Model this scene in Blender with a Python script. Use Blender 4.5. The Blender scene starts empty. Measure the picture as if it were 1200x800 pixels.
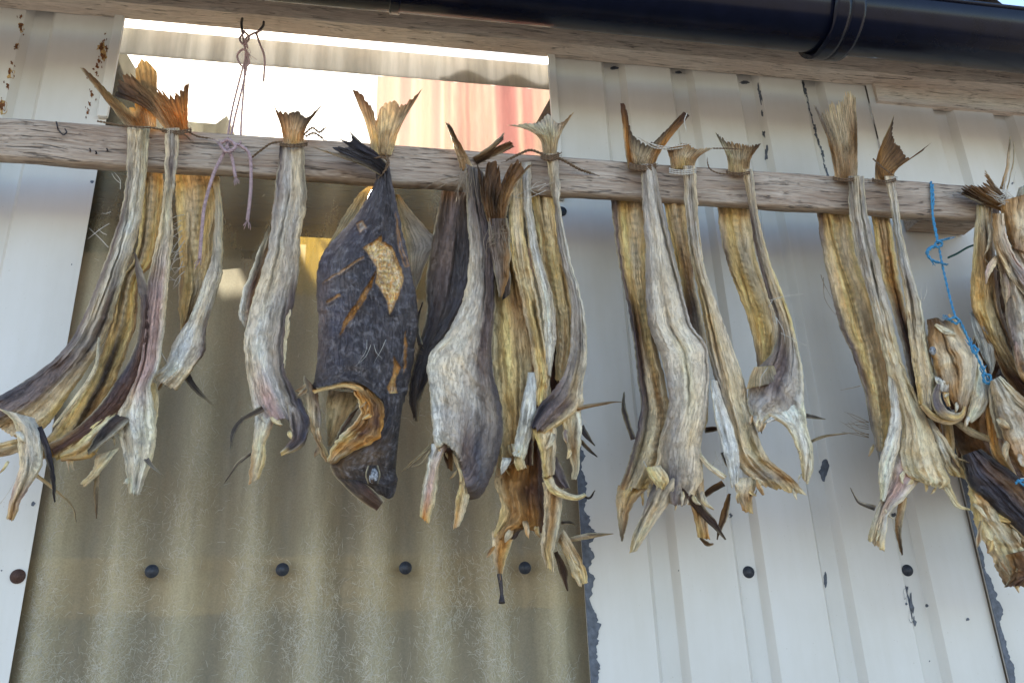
import bpy, bmesh, math, random
import numpy as np
from mathutils import Vector
from mathutils.bvhtree import BVHTree
rnd = random.Random(7)
C = bpy.context.scene
COL = C.collection
RAD = math.radians

# ------------------------------------------------------------------ camera
FPX, PITCH, YAW, ROLL = 1000.0, RAD(22.284), RAD(10.738), RAD(-2.314)
CAM = np.array([0.0, -1.2, 1.6])
fw = np.array([math.sin(YAW)*math.cos(PITCH), math.cos(YAW)*math.cos(PITCH), math.sin(PITCH)])
rt0 = np.array([math.cos(YAW), -math.sin(YAW), 0.0]); up0 = np.cross(rt0, fw)
rt = math.cos(ROLL)*rt0 + math.sin(ROLL)*up0
up = -math.sin(ROLL)*rt0 + math.cos(ROLL)*up0
cam = bpy.data.cameras.new('camera'); camo = bpy.data.objects.new('camera', cam); COL.objects.link(camo)
cam.lens = FPX/1200*36; cam.sensor_width = 36; cam.clip_start = .02; cam.clip_end = 3000
from mathutils import Matrix
camo.matrix_world = Matrix(((rt[0], up[0], -fw[0], CAM[0]), (rt[1], up[1], -fw[1], CAM[1]), (rt[2], up[2], -fw[2], CAM[2]), (0, 0, 0, 1)))
C.camera = camo

def dirs(px, py):
    px = np.asarray(px, float); py = np.asarray(py, float)
    return fw + ((px-600)/FPX)[..., None]*rt - ((py-400)/FPX)[..., None]*up
def at(px, py, Y):
    """point of the plane y = Y that the photograph shows at pixel px, py"""
    d = dirs(px, py); t = (np.asarray(Y, float)-CAM[1])/d[..., 1]
    return CAM + d*t[..., None]
def at1(px, py, Y): return at(np.array(px), np.array(py), np.array(Y))

# ------------------------------------------------------------------ object helpers
def tag(o, label=None, cat=None, group=None, kind=None):
    if label: o['label'] = label
    if cat: o['category'] = cat
    if group: o['group'] = group
    if kind: o['kind'] = kind
    return o
def thing(name, label, cat, loc, group=None, kind=None):
    o = bpy.data.objects.new(name, None); COL.objects.link(o); o.empty_display_size = .02
    o.location = [float(v) for v in loc]
    return tag(o, label, cat, group, kind)
def link(name, me, mat, parent=None):
    o = bpy.data.objects.new(name, me); COL.objects.link(o)
    for m in (mat if isinstance(mat, (list, tuple)) else [mat]): me.materials.append(m)
    if parent is not None:
        off = Vector((0, 0, 0)); p = parent
        while p is not None: off += p.location; p = p.parent
        o.parent = parent; me.transform(Matrix.Translation(-off))
    return o
def mesh_from(name, V, F, smooth=True):
    me = bpy.data.meshes.new(name); me.from_pydata([tuple(map(float, v)) for v in V], [], F)
    if smooth: me.polygons.foreach_set('use_smooth', [True]*len(me.polygons))
    me.update(); return me
def bm_mesh(name, bm, smooth=False):
    me = bpy.data.meshes.new(name); bm.to_mesh(me); bm.free()
    if smooth: me.polygons.foreach_set('use_smooth', [True]*len(me.polygons))
    return me
def box_bm(bm, lo, hi, bev=0):
    r = bmesh.ops.create_cube(bm, size=1); vs = r['verts']
    for v in vs:
        v.co = Vector([lo[i] + (v.co[i]+.5)*(hi[i]-lo[i]) for i in range(3)])
    if bev:
        es = list({e for v in vs for e in v.link_edges})
        bmesh.ops.bevel(bm, geom=es, offset=bev, segments=2, profile=.5, affect='EDGES')
    return bm
def box(name, lo, hi, mat, parent=None, bev=0):
    return link(name, bm_mesh(name, box_bm(bmesh.new(), lo, hi, bev)), mat, parent)

def hsh(ix, iy, s):
    n = (ix.astype(np.int64)*374761393 + iy.astype(np.int64)*668265263 + s*1442695041) & 0x7fffffff
    n = ((n ^ (n >> 13))*1274126177) & 0x7fffffff
    return ((n ^ (n >> 16)) & 0xffff)/65535.0
def n2(x, y, s=0):
    x = np.asarray(x, float); y = np.asarray(y, float); x, y = np.broadcast_arrays(x, y)
    ix = np.floor(x); iy = np.floor(y); fx = x-ix; fy = y-iy; ix = ix.astype(int); iy = iy.astype(int)
    fx = fx*fx*(3-2*fx); fy = fy*fy*(3-2*fy)
    a = hsh(ix, iy, s); b = hsh(ix+1, iy, s); c = hsh(ix, iy+1, s); d = hsh(ix+1, iy+1, s)
    return ((a*(1-fx)+b*fx)*(1-fy) + (c*(1-fx)+d*fx)*fy)*2-1
def fb(x, y, s=0, o=3):
    r = 0; a = 1; t = 0
    for k in range(o): r = r + a*n2(x*2**k, y*2**k, s+k*17); t += a; a *= .5
    return r/t

def cr(pts, n):
    """Catmull-Rom through the points, n samples by chord length"""
    P = np.array(pts, float)
    if len(P) == 1: P = np.repeat(P, 2, 0)
    if len(P) == 2: 
        t = np.linspace(0, 1, n)[:, None]; return P[0]*(1-t)+P[1]*t
    d = np.r_[0, np.cumsum(np.linalg.norm(np.diff(P, axis=0), axis=1)**.8+1e-6)]; d /= d[-1]
    Q = np.vstack([2*P[0]-P[1], P, 2*P[-1]-P[-2]])
    s = np.linspace(0, 1, n); i = np.clip(np.searchsorted(d, s, 'right')-1, 0, len(P)-2)
    t = ((s-d[i])/(d[i+1]-d[i]))[:, None]
    p0, p1, p2, p3 = Q[i], Q[i+1], Q[i+2], Q[i+3]
    h = d[i+1]-d[i]
    return .5*((2*p1)+(-p0+p2)*t+(2*p0-5*p1+4*p2-p3)*t*t+(-p0+3*p1-3*p2+p3)*t**3)

# ------------------------------------------------------------------ materials
def newmat(name):
    m = bpy.data.materials.new(name); m.use_nodes = True
    return m, m.node_tree, m.node_tree.nodes['Principled BSDF'], m.node_tree.nodes['Material Output']
class N:
    def __init__(s, nt): s.nt = nt
    def add(s, t, **k):
        n = s.nt.nodes.new(t)
        ins = k.pop('ins', {})
        for a, b in k.items(): setattr(n, a, b)
        for a, b in ins.items():
            if hasattr(b, 'is_output'): s.nt.links.new(b, n.inputs[a])
            else: n.inputs[a].default_value = b
        return n
    def noise(s, vec, scale, detail=4, rough=.55, dist=0):
        return s.add('ShaderNodeTexNoise', ins={'Vector': vec, 'Scale': scale, 'Detail': detail, 'Roughness': rough, 'Distortion': dist}).outputs['Fac']
    def map(s, vec, scale):
        return s.add('ShaderNodeMapping', ins={'Vector': vec, 'Scale': scale}).outputs[0]
    def ramp(s, fac, stops):
        n = s.add('ShaderNodeValToRGB', ins={'Fac': fac}); e = n.color_ramp.elements
        while len(e) < len(stops): e.new(.5)
        for q, (p, c) in zip(e, stops):
            q.position = p; q.color = (*c, 1) if isinstance(c, (tuple, list)) else (c, c, c, 1)
        return n.outputs[0]
    def mix(s, f, a, b, bt='MIX'):
        n = s.add('ShaderNodeMix', data_type='RGBA', blend_type=bt)
        for i, v in ((0, f), (6, a), (7, b)):
            if hasattr(v, 'is_output'): s.nt.links.new(v, n.inputs[i])
            else: n.inputs[i].default_value = (*v, 1) if isinstance(v, (tuple, list)) else v
        return n.outputs[2]
    def math(s, op, a, b=0.0):
        n = s.add('ShaderNodeMath', operation=op)
        for i, v in ((0, a), (1, b)):
            if hasattr(v, 'is_output'): s.nt.links.new(v, n.inputs[i])
            else: n.inputs[i].default_value = v
        return n.outputs[0]
    def bump(s, h, dist, strength=1, nrm=None):
        k = {'Height': h, 'Distance': dist, 'Strength': strength}
        if nrm is not None: k['Normal'] = nrm
        return s.add('ShaderNodeBump', ins=k).outputs[0]
def setp(nt, p, **k):
    for a, b in k.items():
        a = a.replace('_', ' ')
        if hasattr(b, 'is_output'): nt.links.new(b, p.inputs[a])
        else: p.inputs[a].default_value = (*b, 1) if isinstance(b, tuple) and len(b) == 3 else b

def fish_mat(name, transl, rough, bumpd, contrast=1.0, fib=(240, 36), bloom=0):
    m, nt, p, out = newmat(name); n = N(nt)
    uv = n.add('ShaderNodeUVMap').outputs[0]
    col = n.add('ShaderNodeAttribute', attribute_name='col').outputs['Color']
    wn = n.add('ShaderNodeTexNoise', ins={'Vector': n.map(uv, (70, 45, 1)), 'Scale': 1.0, 'Detail': 3.0}).outputs['Color']
    uw = n.add('ShaderNodeVectorMath', operation='ADD', ins={0: uv, 1: n.mix(.006, (0, 0, 0), wn)}).outputs[0]
    st = n.noise(n.map(uw, (*fib, 1)), 1, 6, .65, .6)         # fibres along the fish
    st2 = n.noise(n.map(uw, (1700, 210, 1)), 1, 3, .6)
    bl = n.noise(n.map(uw, (75, 45, 1)), 1, 5, .65)              # broad blotches
    sp = n.noise(n.map(uw, (620, 430, 1)), 1, 4, .65)            # flecks
    cell = n.add('ShaderNodeTexVoronoi', feature='DISTANCE_TO_EDGE', ins={'Vector': n.map(uw, (190, 75, 1)), 'Scale': 1.0}).outputs['Distance']
    ck = n.noise(n.map(uw, (210, 24, 1)), 1, 5, .75, 1.2)
    line = n.math('ABSOLUTE', n.math('SUBTRACT', ck, .5))         # thin dark drying cracks
    f1 = n.ramp(st, [(.30, 1-.17*contrast), (.5, 1.0), (.72, 1+.12*contrast)])
    f2 = n.ramp(bl, [(.28, (.70, .66, .63)), (.5, (1, 1, 1)), (.72, (1.12, 1.09, 1.0))])
    f3 = n.ramp(sp, [(.30, .5), (.44, 1.0), (.7, 1.12)])
    f4 = n.ramp(line, [(.0, .45), (.010, .93), (.02, 1.0)])
    c = n.mix(1.0, col, f1, 'MULTIPLY'); c = n.mix(.9, c, f2, 'MULTIPLY'); c = n.mix(.5, c, f3, 'MULTIPLY'); c = n.mix(.75, c, f4, 'MULTIPLY')
    if bloom: c = n.mix(n.math('MULTIPLY', n.ramp(n.noise(n.map(uw, (95, 80, 1)), 1, 7, .75, .5), [(.5, 0.0), (.68, 1.0)]), bloom), c, (.36, .33, .34))
    h = n.math('ADD', n.math('MULTIPLY', st, .9), n.math('MULTIPLY', st2, .4))
    h = n.math('ADD', h, n.math('MULTIPLY', sp, .5))
    h = n.math('ADD', h, n.math('MULTIPLY', n.ramp(cell, [(0, 0.0), (.22, 1.0)]), .22))
    h = n.math('ADD', h, n.math('MULTIPLY', n.ramp(line, [(.0, 0.0), (.03, 1.0)]), .35))
    b = n.bump(h, bumpd, 1)
    setp(nt, p, Base_Color=c, Roughness=n.ramp(bl, [(.3, rough-.14), (.7, rough+.15)]), Normal=b, Specular_IOR_Level=.45)
    if transl:
        tr = n.add('ShaderNodeBsdfTranslucent', ins={'Color': c, 'Normal': b})
        mx = n.add('ShaderNodeMixShader', ins={0: transl, 1: p.outputs[0], 2: tr.outputs[0]})
        nt.links.new(mx.outputs[0], out.inputs[0])
    return m
M = {}
M['skin'] = fish_mat('dried_skin', .0, .47, .0017)
M['dark'] = fish_mat('dark_skin', .0, .45, .0020, 1.3, (130, 75), .5)
M['fin'] = fish_mat('dried_fin', .42, .5, .0016, 1.15)
M['membrane'] = fish_mat('dried_membrane', .5, .5, .0010, .8)

def simple(name, colr, rough=.6, metal=0, var=0, scale=60, bump=0, stretch=(1, 1, 1), spec=.5):
    m, nt, p, out = newmat(name); n = N(nt)
    co = n.add('ShaderNodeTexCoord').outputs['Object']
    no = n.noise(n.map(co, stretch), scale, 5, .6)
    if var:
        setp(nt, p, Base_Color=n.mix(1.0, colr, n.ramp(no, [(.3, 1-var), (.7, 1+var*.6)]), 'MULTIPLY'))
    else: setp(nt, p, Base_Color=colr)
    setp(nt, p, Roughness=rough, Metallic=metal, Specular_IOR_Level=spec)
    if bump: setp(nt, p, Normal=n.bump(no, bump))
    return m

def wood(name, c0, c1, c2, dark=.5):
    m, nt, p, out = newmat(name); n = N(nt)
    co = n.add('ShaderNodeTexCoord').outputs['Object']
    wv = n.add('ShaderNodeVectorMath', operation='ADD', ins={0: co, 1: n.mix(.02, (0, 0, 0), n.add('ShaderNodeTexNoise', ins={'Vector': n.map(co, (5, 5, 16)), 'Scale': 1.0}).outputs['Color'])}).outputs[0]
    g = n.noise(n.map(wv, (9, 260, 260)), 1, 6, .65, .3)
    g2 = n.noise(n.map(wv, (28, 900, 900)), 1, 4, .6)
    pl = n.noise(n.map(co, (7, 14, 30)), 1, 4, .6)
    ck = n.noise(n.map(wv, (16, 170, 230)), 1, 3, .75, .8)
    # knots with rings round them
    vo = n.add('ShaderNodeTexVoronoi', feature='F1', ins={'Vector': n.map(co, (5.2, .01, 16)), 'Scale': 1.0, 'Randomness': 1.0})
    rg = n.math('SINE', n.math('MULTIPLY', vo.outputs['Distance'], 95.0))
    kn = n.ramp(vo.outputs['Distance'], [(.03, 1.0), (.22, 0.0)])
    c = n.ramp(g, [(.28, c0), (.5, c1), (.74, c2)])
    c = n.mix(n.ramp(pl, [(.35, 0.0), (.7, .55)]), c, (c0[0]*1.1, c0[1]*.98, c0[2]*.92))
    c = n.mix(1.0, c, n.ramp(g2, [(.3, .68), (.6, 1.08)]), 'MULTIPLY')
    c = n.mix(n.math('MULTIPLY', kn, .55), c, n.mix(n.math('ADD', n.math('MULTIPLY', rg, .5), .5), (c0[0]*.5, c0[1]*.45, c0[2]*.4), c1))
    c = n.mix(1.0, c, n.ramp(ck, [(.33, dark*.45), (.40, 1.0)]), 'MULTIPLY')
    h = n.math('ADD', n.math('MULTIPLY', g, .8), n.math('ADD', n.math('MULTIPLY', g2, .4), n.math('MULTIPLY', n.ramp(ck, [(.33, 0.0), (.42, 1.0)]), .9)))
    setp(nt, p, Base_Color=c, Roughness=.8, Normal=n.bump(h, .0022, 1), Specular_IOR_Level=.25)
    return m
M['pole'] = wood('weathered_wood', (.27, .195, .14), (.47, .38, .30), (.62, .53, .435), .75)
M['board'] = wood('board_wood', (.58, .50, .42), (.70, .62, .535), (.78, .70, .62), 1.0)
M['batten'] = wood('batten_wood', (.40, .27, .13), (.52, .38, .21), (.60, .46, .27), .9)
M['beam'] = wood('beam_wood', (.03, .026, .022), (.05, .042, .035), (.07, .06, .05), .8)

def wall_mat():
    m, nt, p, out = newmat('white_painted_metal'); n = N(nt)
    co = n.add('ShaderNodeTexCoord').outputs['Object']
    a = n.noise(n.map(co, (3, 3, 2)), 1.5, 5, .6); b = n.noise(n.map(co, (60, 60, 5)), 1, 4, .6); d = n.noise(co, 260, 3, .6)
    c = n.ramp(a, [(.3, (.60, .58, .53)), (.55, (.665, .65, .61)), (.75, (.70, .69, .665))])
    c = n.mix(.3, c, n.ramp(b, [(.3, (.90, .89, .85)), (.6, (1, 1, 1))]), 'MULTIPLY')
    c = n.mix(1, c, n.ramp(d, [(.22, (.72, .68, .6)), (.31, (1, 1, 1))]), 'MULTIPLY')
    setp(nt, p, Base_Color=c, Roughness=n.ramp(a, [(.3, .36), (.7, .5)]), Normal=n.bump(n.math('ADD', a, n.math('MULTIPLY', d, .03)), .004, .5), Specular_IOR_Level=.45)
    return m
M['wall'] = wall_mat()
M['chip'] = simple('bare_zinc', (.10, .115, .145), .55, .2, .5, 120, .0006)
M['rust'] = simple('rust', (.17, .062, .018), .9, 0, .7, 300, .0008)
M['rustlight'] = simple('rust_stain', (.48, .31, .12), .9, 0, .5, 200, .0003)
M['screwhead'] = simple('screw_rubber', (.045, .052, .068), .5, .3, .4, 400, .0004)
M['rustyscrew'] = simple('rusty_screw', (.085, .045, .035), .75, .2, .5, 500, .0006)
M['pvc'] = simple('navy_plastic', (.004, .0055, .016), .2, 0, .3, 30, .0001, spec=.22)
M['nail'] = simple('dark_nail', (.06, .05, .05), .6, .5, .4, 300)
M['rope_pink'] = simple('lilac_rope', (.42, .30, .31), .85, 0, .45, 260, .0008)
M['rope_blue'] = simple('blue_cord', (.055, .26, .46), .6, 0, .35, 300, .0006)
M['rope_green'] = simple('green_cord', (.03, .11, .10), .8, 0, .3, 300, .0006)
M['twine'] = simple('brown_twine', (.16, .10, .055), .85, 0, .5, 400, .0006)
M['fibre'] = simple('pale_fibre', (.58, .54, .47), .6, 0, .2, 200)
M['hair'] = simple('brown_fibre', (.28, .21, .14), .7, 0, .3, 200)
M['dirt'] = simple('ground_gravel', (.19, .165, .135), .95, 0, .5, 2.5, .01)
M['roof'] = simple('roof_metal', (.12, .115, .12), .5, .2, .3, 10)
M['inner'] = simple('inner_board', (.36, .29, .20), .9, 0, .5, 3)
M['eye'] = simple('dried_eye', (.26, .27, .29), .3, 0, .95, 330, .0014)

PANX = 0.0; PANK = 1.0
def panel_mat():
    m, nt, p, out = newmat('translucent_fibreglass'); n = N(nt)
    co = n.add('ShaderNodeTexCoord').outputs['Object']
    a = n.noise(n.map(co, (5, 5, 3)), 1, 4, .6); b = n.noise(co, 420, 4, .7); g = n.noise(n.map(co, (60, 60, 9)), 1, 4, .6)
    c = n.ramp(a, [(.3, (.64, .575, .40)), (.55, (.72, .66, .48)), (.75, (.78, .73, .57))])
    c = n.mix(1, c, n.ramp(g, [(.3, .62), (.65, 1.15)]), 'MULTIPLY')
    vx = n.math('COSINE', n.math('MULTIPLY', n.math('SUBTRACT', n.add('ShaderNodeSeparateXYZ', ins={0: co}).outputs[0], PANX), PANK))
    c = n.mix(1, c, n.ramp(n.math('ADD', n.math('MULTIPLY', vx, .35), n.math('MULTIPLY', n.math('ADD', a, g), .5)), [(.15, (1.12, 1.1, 1.02)), (.85, (.62, .6, .58))]), 'MULTIPLY')  # corrugation shading put into the colour, darkest in the valleys
    c = n.mix(.7, c, n.ramp(b, [(.3, .6), (.65, 1.15)]), 'MULTIPLY')
    setp(nt, p, Base_Color=c, Roughness=.42, Normal=n.bump(n.math('ADD', n.math('MULTIPLY', b, .3), a), .0012, .6), Specular_IOR_Level=.35)
    tl = n.add('ShaderNodeBsdfTranslucent', ins={'Color': (.72, .66, .48, 1)})
    tp = n.add('ShaderNodeBsdfTransparent', ins={'Color': (.94, .88, .72, 1)})
    m1 = n.add('ShaderNodeMixShader', ins={0: .28, 1: p.outputs[0], 2: tl.outputs[0]})
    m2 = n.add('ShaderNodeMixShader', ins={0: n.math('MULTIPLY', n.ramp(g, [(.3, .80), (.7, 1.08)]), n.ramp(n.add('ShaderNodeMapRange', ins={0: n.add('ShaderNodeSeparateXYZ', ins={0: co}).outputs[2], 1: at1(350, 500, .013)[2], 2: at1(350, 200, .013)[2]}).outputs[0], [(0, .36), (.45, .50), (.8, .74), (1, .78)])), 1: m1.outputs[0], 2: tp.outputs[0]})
    nt.links.new(m2.outputs[0], out.inputs[0])
    return m
def red_mat():
    m, nt, p, out = newmat('red_striped_sheet'); n = N(nt)
    co = n.add('ShaderNodeTexCoord').outputs['Object']
    s = n.noise(n.map(co, (17, 0.01, .35)), 1, 2, .5)
    c = n.ramp(s, [(.36, (.60, .36, .36)), (.44, (.68, .47, .46)), (.50, (.74, .63, .57)), (.56, (.70, .56, .52)), (.64, (.64, .42, .41))])
    tl = n.add('ShaderNodeBsdfTranslucent', ins={'Color': c})
    setp(nt, p, Base_Color=c, Roughness=.7)
    m1 = n.add('ShaderNodeMixShader', ins={0: .6, 1: p.outputs[0], 2: tl.outputs[0]})
    nt.links.new(m1.outputs[0], out.inputs[0]); return m
M['red'] = red_mat()

# ------------------------------------------------------------------ palette of the dried fish (base colours)
PAL = {'p': (.22, .155, .13), 'w': (.84, .71, .53), 'y': (.95, .66, .26), 't': (.88, .68, .42), 'b': (.26, .125, .045),
       'd': (.045, .036, .038), 'k': (.68, .45, .38), 'o': (.76, .35, .075), 'g': (.35, .28, .22), 'c': (.90, .77, .50),
       'm': (.12, .052, .03), 's': (.115, .098, .10), 'v': (.080, .064, .074), 'G': (.63, .53, .42), 'B': (.52, .28, .10),
       'W': (.92, .85, .71), 'l': (.72, .57, .32), 'n': (.11, .07, .042), 'L': (.82, .79, .70), 'V': (.062, .050, .052)}
SEED = [0]
def colgrid(cols, U, V):
    """cols: list of (v, 'letters across u')"""
    vs = np.array([c[0] for c in cols]); G = []
    for _, s in cols:
        a = np.array([PAL[ch] for ch in s]); k = len(a)
        x = U*(k-1) if k > 1 else U*0
        i = np.clip(np.floor(x).astype(int), 0, max(k-2, 0)); f = np.clip(x-i, 0, 1)[..., None]
        f = np.clip((f-.5)*1.8+.5, 0, 1)
        G.append(a[i]*(1-f)+a[np.minimum(i+1, k-1)]*f)
    G = np.array(G); Vc = np.clip(V, vs[0], vs[-1])
    if len(vs) == 1: return G[0]
    i = np.clip(np.searchsorted(vs, Vc, 'right')-1, 0, len(vs)-2)
    f = ((Vc-vs[i])/(vs[i+1]-vs[i]))[..., None]
    I, J = np.indices(U.shape)
    return G[i, I, J]*(1-f)+G[i+1, I, J]*f

def flap(parent, name, L, R, cols, Y=-.14, dy=(0, 0), bulge=.012, back=None, T=None, B=None, wr=.0016, rag=1.2, jag=0, jf=14,
         nu=30, nv=None, mat='skin', th=.0008, spine=None, on=None, tilt=0, rid=7, power=.6, label=None, curl=0, sink=None, paint=()):
    """A dried sheet or body: outline L (left edge) and R (right edge), closed front and back, real depth.
    dy: depth along it; bulge: how far it swells to the front, back: to the rear; tilt: right edge further back."""
    SEED[0] += 13; s = SEED[0]
    if name == 'body' and not jag: jag = 3
    if name in ('gill_flap', 'skin_side', 'inner_flesh') and not jag: jag = 2
    if name in ('body', 'flesh', 'skull'): nu = max(nu, 64)
    ln = max(np.linalg.norm(np.diff(np.array(L, float), axis=0), axis=1).sum(), np.linalg.norm(np.diff(np.array(R, float), axis=0), axis=1).sum())
    if nv is None: nv = int(np.clip(ln/2.4, 12, 190))
    Lc = cr(L, nv); Rc = cr(R, nv)
    vv = np.linspace(0, 1, nv); uu = np.linspace(0, 1, nu)
    if rag:
        Lc = Lc + np.c_[n2(vv*ln/3.1, 0*vv+.3, s+1)*rag*.55, 0*vv]; Rc = Rc + np.c_[n2(vv*ln/3.1, 0*vv+.7, s+2)*rag*.55, 0*vv]
        Lc = Lc + np.c_[fb(vv*ln/14, 0*vv+3.3, s)*rag*1.2, fb(vv*ln/14, 0*vv+8.1, s)*rag*.4]
        Rc = Rc + np.c_[fb(vv*ln/14, 0*vv+5.7, s+3)*rag*1.2, fb(vv*ln/14, 0*vv+1.1, s)*rag*.4]
    Bc = cr(B, nu) if B else Lc[0]*(1-uu[:, None])+Rc[0]*uu[:, None]
    Tc = cr(T, nu) if T else Lc[-1]*(1-uu[:, None])+Rc[-1]*uu[:, None]
    if T: Tc = Tc + (Lc[-1]-Tc[0])*(1-uu[:, None]) + (Rc[-1]-Tc[-1])*uu[:, None]
    if B: Bc = Bc + (Lc[0]-Bc[0])*(1-uu[:, None]) + (Rc[0]-Bc[-1])*uu[:, None]
    if name == 'tail_fin': nu = 110; uu = np.linspace(0, 1, nu); Bc = cr(Bc, nu); Tc = cr(Tc, nu)
    if name == 'tail_fin':
        dd = (Tc.mean(0)-Bc.mean(0)); dd /= np.linalg.norm(dd)+1e-9; e = np.clip(np.minimum(uu, 1-uu)*9, 0, 1)
        ph = uu*jf+.5*n2(uu*6, uu*0, s+3); sp_ = np.abs((ph % 1)-.5)*2
        Tc = Tc-dd*((sp_**3)*e*(.6+1.3*jag)*(.5+.5*n2(np.floor(ph), 0*uu, s+4))*1.6)[:, None]
    if jag:
        e = np.minimum(uu, 1-uu)*6; e = np.clip(e, 0, 1)
        dd = (Tc.mean(0)-Bc.mean(0)); dd /= np.linalg.norm(dd)+1e-9
        Tc = Tc + dd*((fb(uu*jf, 0*uu+2.2, s+5, 3)*jag+ (n2(uu*jf*3, uu*0, s+8))*jag*.5)*e)[:, None]
    U, V = np.meshgrid(uu, vv)
    u = U[..., None]; v = V[..., None]
    P = (1-u)*Lc[:, None]+u*Rc[:, None]+(1-v)*Bc[None]+v*Tc[None]-((1-u)*(1-v)*Lc[0]+u*(1-v)*Rc[0]+(1-u)*v*Lc[-1]+u*v*Rc[-1])
    wpx = np.linalg.norm(Rc-Lc, axis=1); wm = wpx*.00118
    prof = np.clip(1-(2*U-1)**2, 0, 1)**power
    if np.isscalar(bulge): bulge = [bulge]
    if back is None: back = [abs(b)*.45 for b in bulge] if min(bulge) >= 0 else [-b for b in bulge]
    elif np.isscalar(back): back = [back]
    bl = np.interp(V, np.linspace(0, 1, len(bulge)), bulge) if len(bulge) > 1 else bulge[0]+0*V
    bk = np.interp(V, np.linspace(0, 1, len(back)), back) if len(back) > 1 else back[0]+0*V
    dyv = np.interp(V, np.linspace(0, 1, len(dy)), dy)
    W = wm[:, None]+0*U
    xm = U*wm.mean(); ym = V*ln*.00118
    # long wrinkles that follow the fish, lumps, and folds
    wob = fb(xm*20, ym*9, s+31)*.35
    w1 = fb(U*rid+wob*2, ym*5, s+40, 3)
    w1 = 1-2*np.abs(w1)                        # sharp ridges
    w2 = fb(xm*55, ym*30, s+50, 3)
    w3 = fb(xm*190, ym*70, s+60, 2)
    w3 = w3+.9*(1-2*np.abs(fb(xm*120, ym*26, s+64, 2)))
    w4 = np.abs(fb(xm*26+.6*wob, ym*24, s+66, 3))*2-.5     # crumples
    amp = np.minimum(1.0, W/.02)
    env = np.clip(prof*1.5, .25, 1)
    wz = (wr*1.15*w1+wr*.9*w2+wr*.36*w3-wr*(.9+.9*V)*w4)*amp*env
    if spine:
        u0, sw, sa, per = spine
        k = np.exp(-((U-u0-.05*fb(ym*6, ym*0, s))/sw)**2)
        wz = wz + sa*k*(.55+.45*np.sin(ym/per*6.283+2*np.abs(U-u0)*8)**2)
        ribs = np.sin((ym+np.abs(U-u0)*wm.mean()*.8)/per*6.283)
        wz = wz + sa*.22*ribs*np.exp(-((U-u0)/(sw*4))**2)
    if sink is None: sink = .012 if name in ('gill_flap', 'pectoral_fin', 'skin_side', 'cheek', 'belly_flap') else 0
    pm = []
    for poly, letters, rec in paint:
        q = np.array(poly, float); x = P[..., 0]+1.6*fb(P[..., 0]/7, P[..., 1]/7, s+95); y = P[..., 1]+1.6*fb(P[..., 0]/7, P[..., 1]/7+9, s+96)
        ins = np.zeros(x.shape, bool); dm = np.full(x.shape, 1e9)
        for (xa_, ya_), (xb_, yb_) in zip(q, np.roll(q, -1, 0)):
            cnd = ((ya_ > y) != (yb_ > y)) & (x < (xb_-xa_)*(y-ya_)/(yb_-ya_+1e-12)+xa_); ins ^= cnd
            tt = np.clip(((x-xa_)*(xb_-xa_)+(y-ya_)*(yb_-ya_))/((xb_-xa_)**2+(yb_-ya_)**2+1e-9), 0, 1)
            dm = np.minimum(dm, np.hypot(x-xa_-tt*(xb_-xa_), y-ya_-tt*(yb_-ya_)))
        pm.append((np.where(ins, dm, -dm), letters, rec, q))
    if mat in ('fin', 'membrane'): wz_ray = .0007*np.cos((U*(jf if name == 'tail_fin' else 9)+.5*n2(U*6, U*0, s+3))*6.283)
    else: wz_ray = 0
    D = Y+dyv-wz_ray+tilt*(U-.5)+curl*(2*U-1)**2+sink*np.clip(1-V/.22, 0, 1)**1.5
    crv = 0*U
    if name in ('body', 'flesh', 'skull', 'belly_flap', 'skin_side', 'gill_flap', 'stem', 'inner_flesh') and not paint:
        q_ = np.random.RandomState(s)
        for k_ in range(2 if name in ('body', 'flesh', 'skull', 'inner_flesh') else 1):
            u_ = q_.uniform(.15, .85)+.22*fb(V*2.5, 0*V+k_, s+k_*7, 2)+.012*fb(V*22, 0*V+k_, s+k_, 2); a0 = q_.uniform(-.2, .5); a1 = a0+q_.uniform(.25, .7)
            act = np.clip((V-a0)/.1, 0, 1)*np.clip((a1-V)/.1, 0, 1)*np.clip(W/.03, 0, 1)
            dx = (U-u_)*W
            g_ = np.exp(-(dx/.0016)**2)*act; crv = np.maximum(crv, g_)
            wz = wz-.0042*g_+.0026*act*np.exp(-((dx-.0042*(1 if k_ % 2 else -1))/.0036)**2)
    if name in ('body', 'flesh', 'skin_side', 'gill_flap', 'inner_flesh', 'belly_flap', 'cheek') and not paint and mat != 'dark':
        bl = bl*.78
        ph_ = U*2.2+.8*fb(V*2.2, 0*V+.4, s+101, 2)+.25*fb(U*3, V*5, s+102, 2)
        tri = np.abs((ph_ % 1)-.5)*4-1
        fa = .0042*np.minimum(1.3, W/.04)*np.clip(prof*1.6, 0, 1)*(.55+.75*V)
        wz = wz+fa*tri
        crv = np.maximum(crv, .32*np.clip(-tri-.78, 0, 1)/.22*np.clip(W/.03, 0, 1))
    if on is not None:
        dd = dirs(P[..., 0], P[..., 1]); D2 = D.copy()
        for i in range(nv):
            for j in range(nu):
                d3 = Vector(dd[i, j]).normalized()
                h = on.ray_cast(Vector(CAM), d3)
                if h[0] is not None: D2[i, j] = h[0].y
        ok = D2 != D
        if ok.any(): D2[~ok] = D2[ok].mean()
        D = D2-.0012
        bl = bl*1.0
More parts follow.
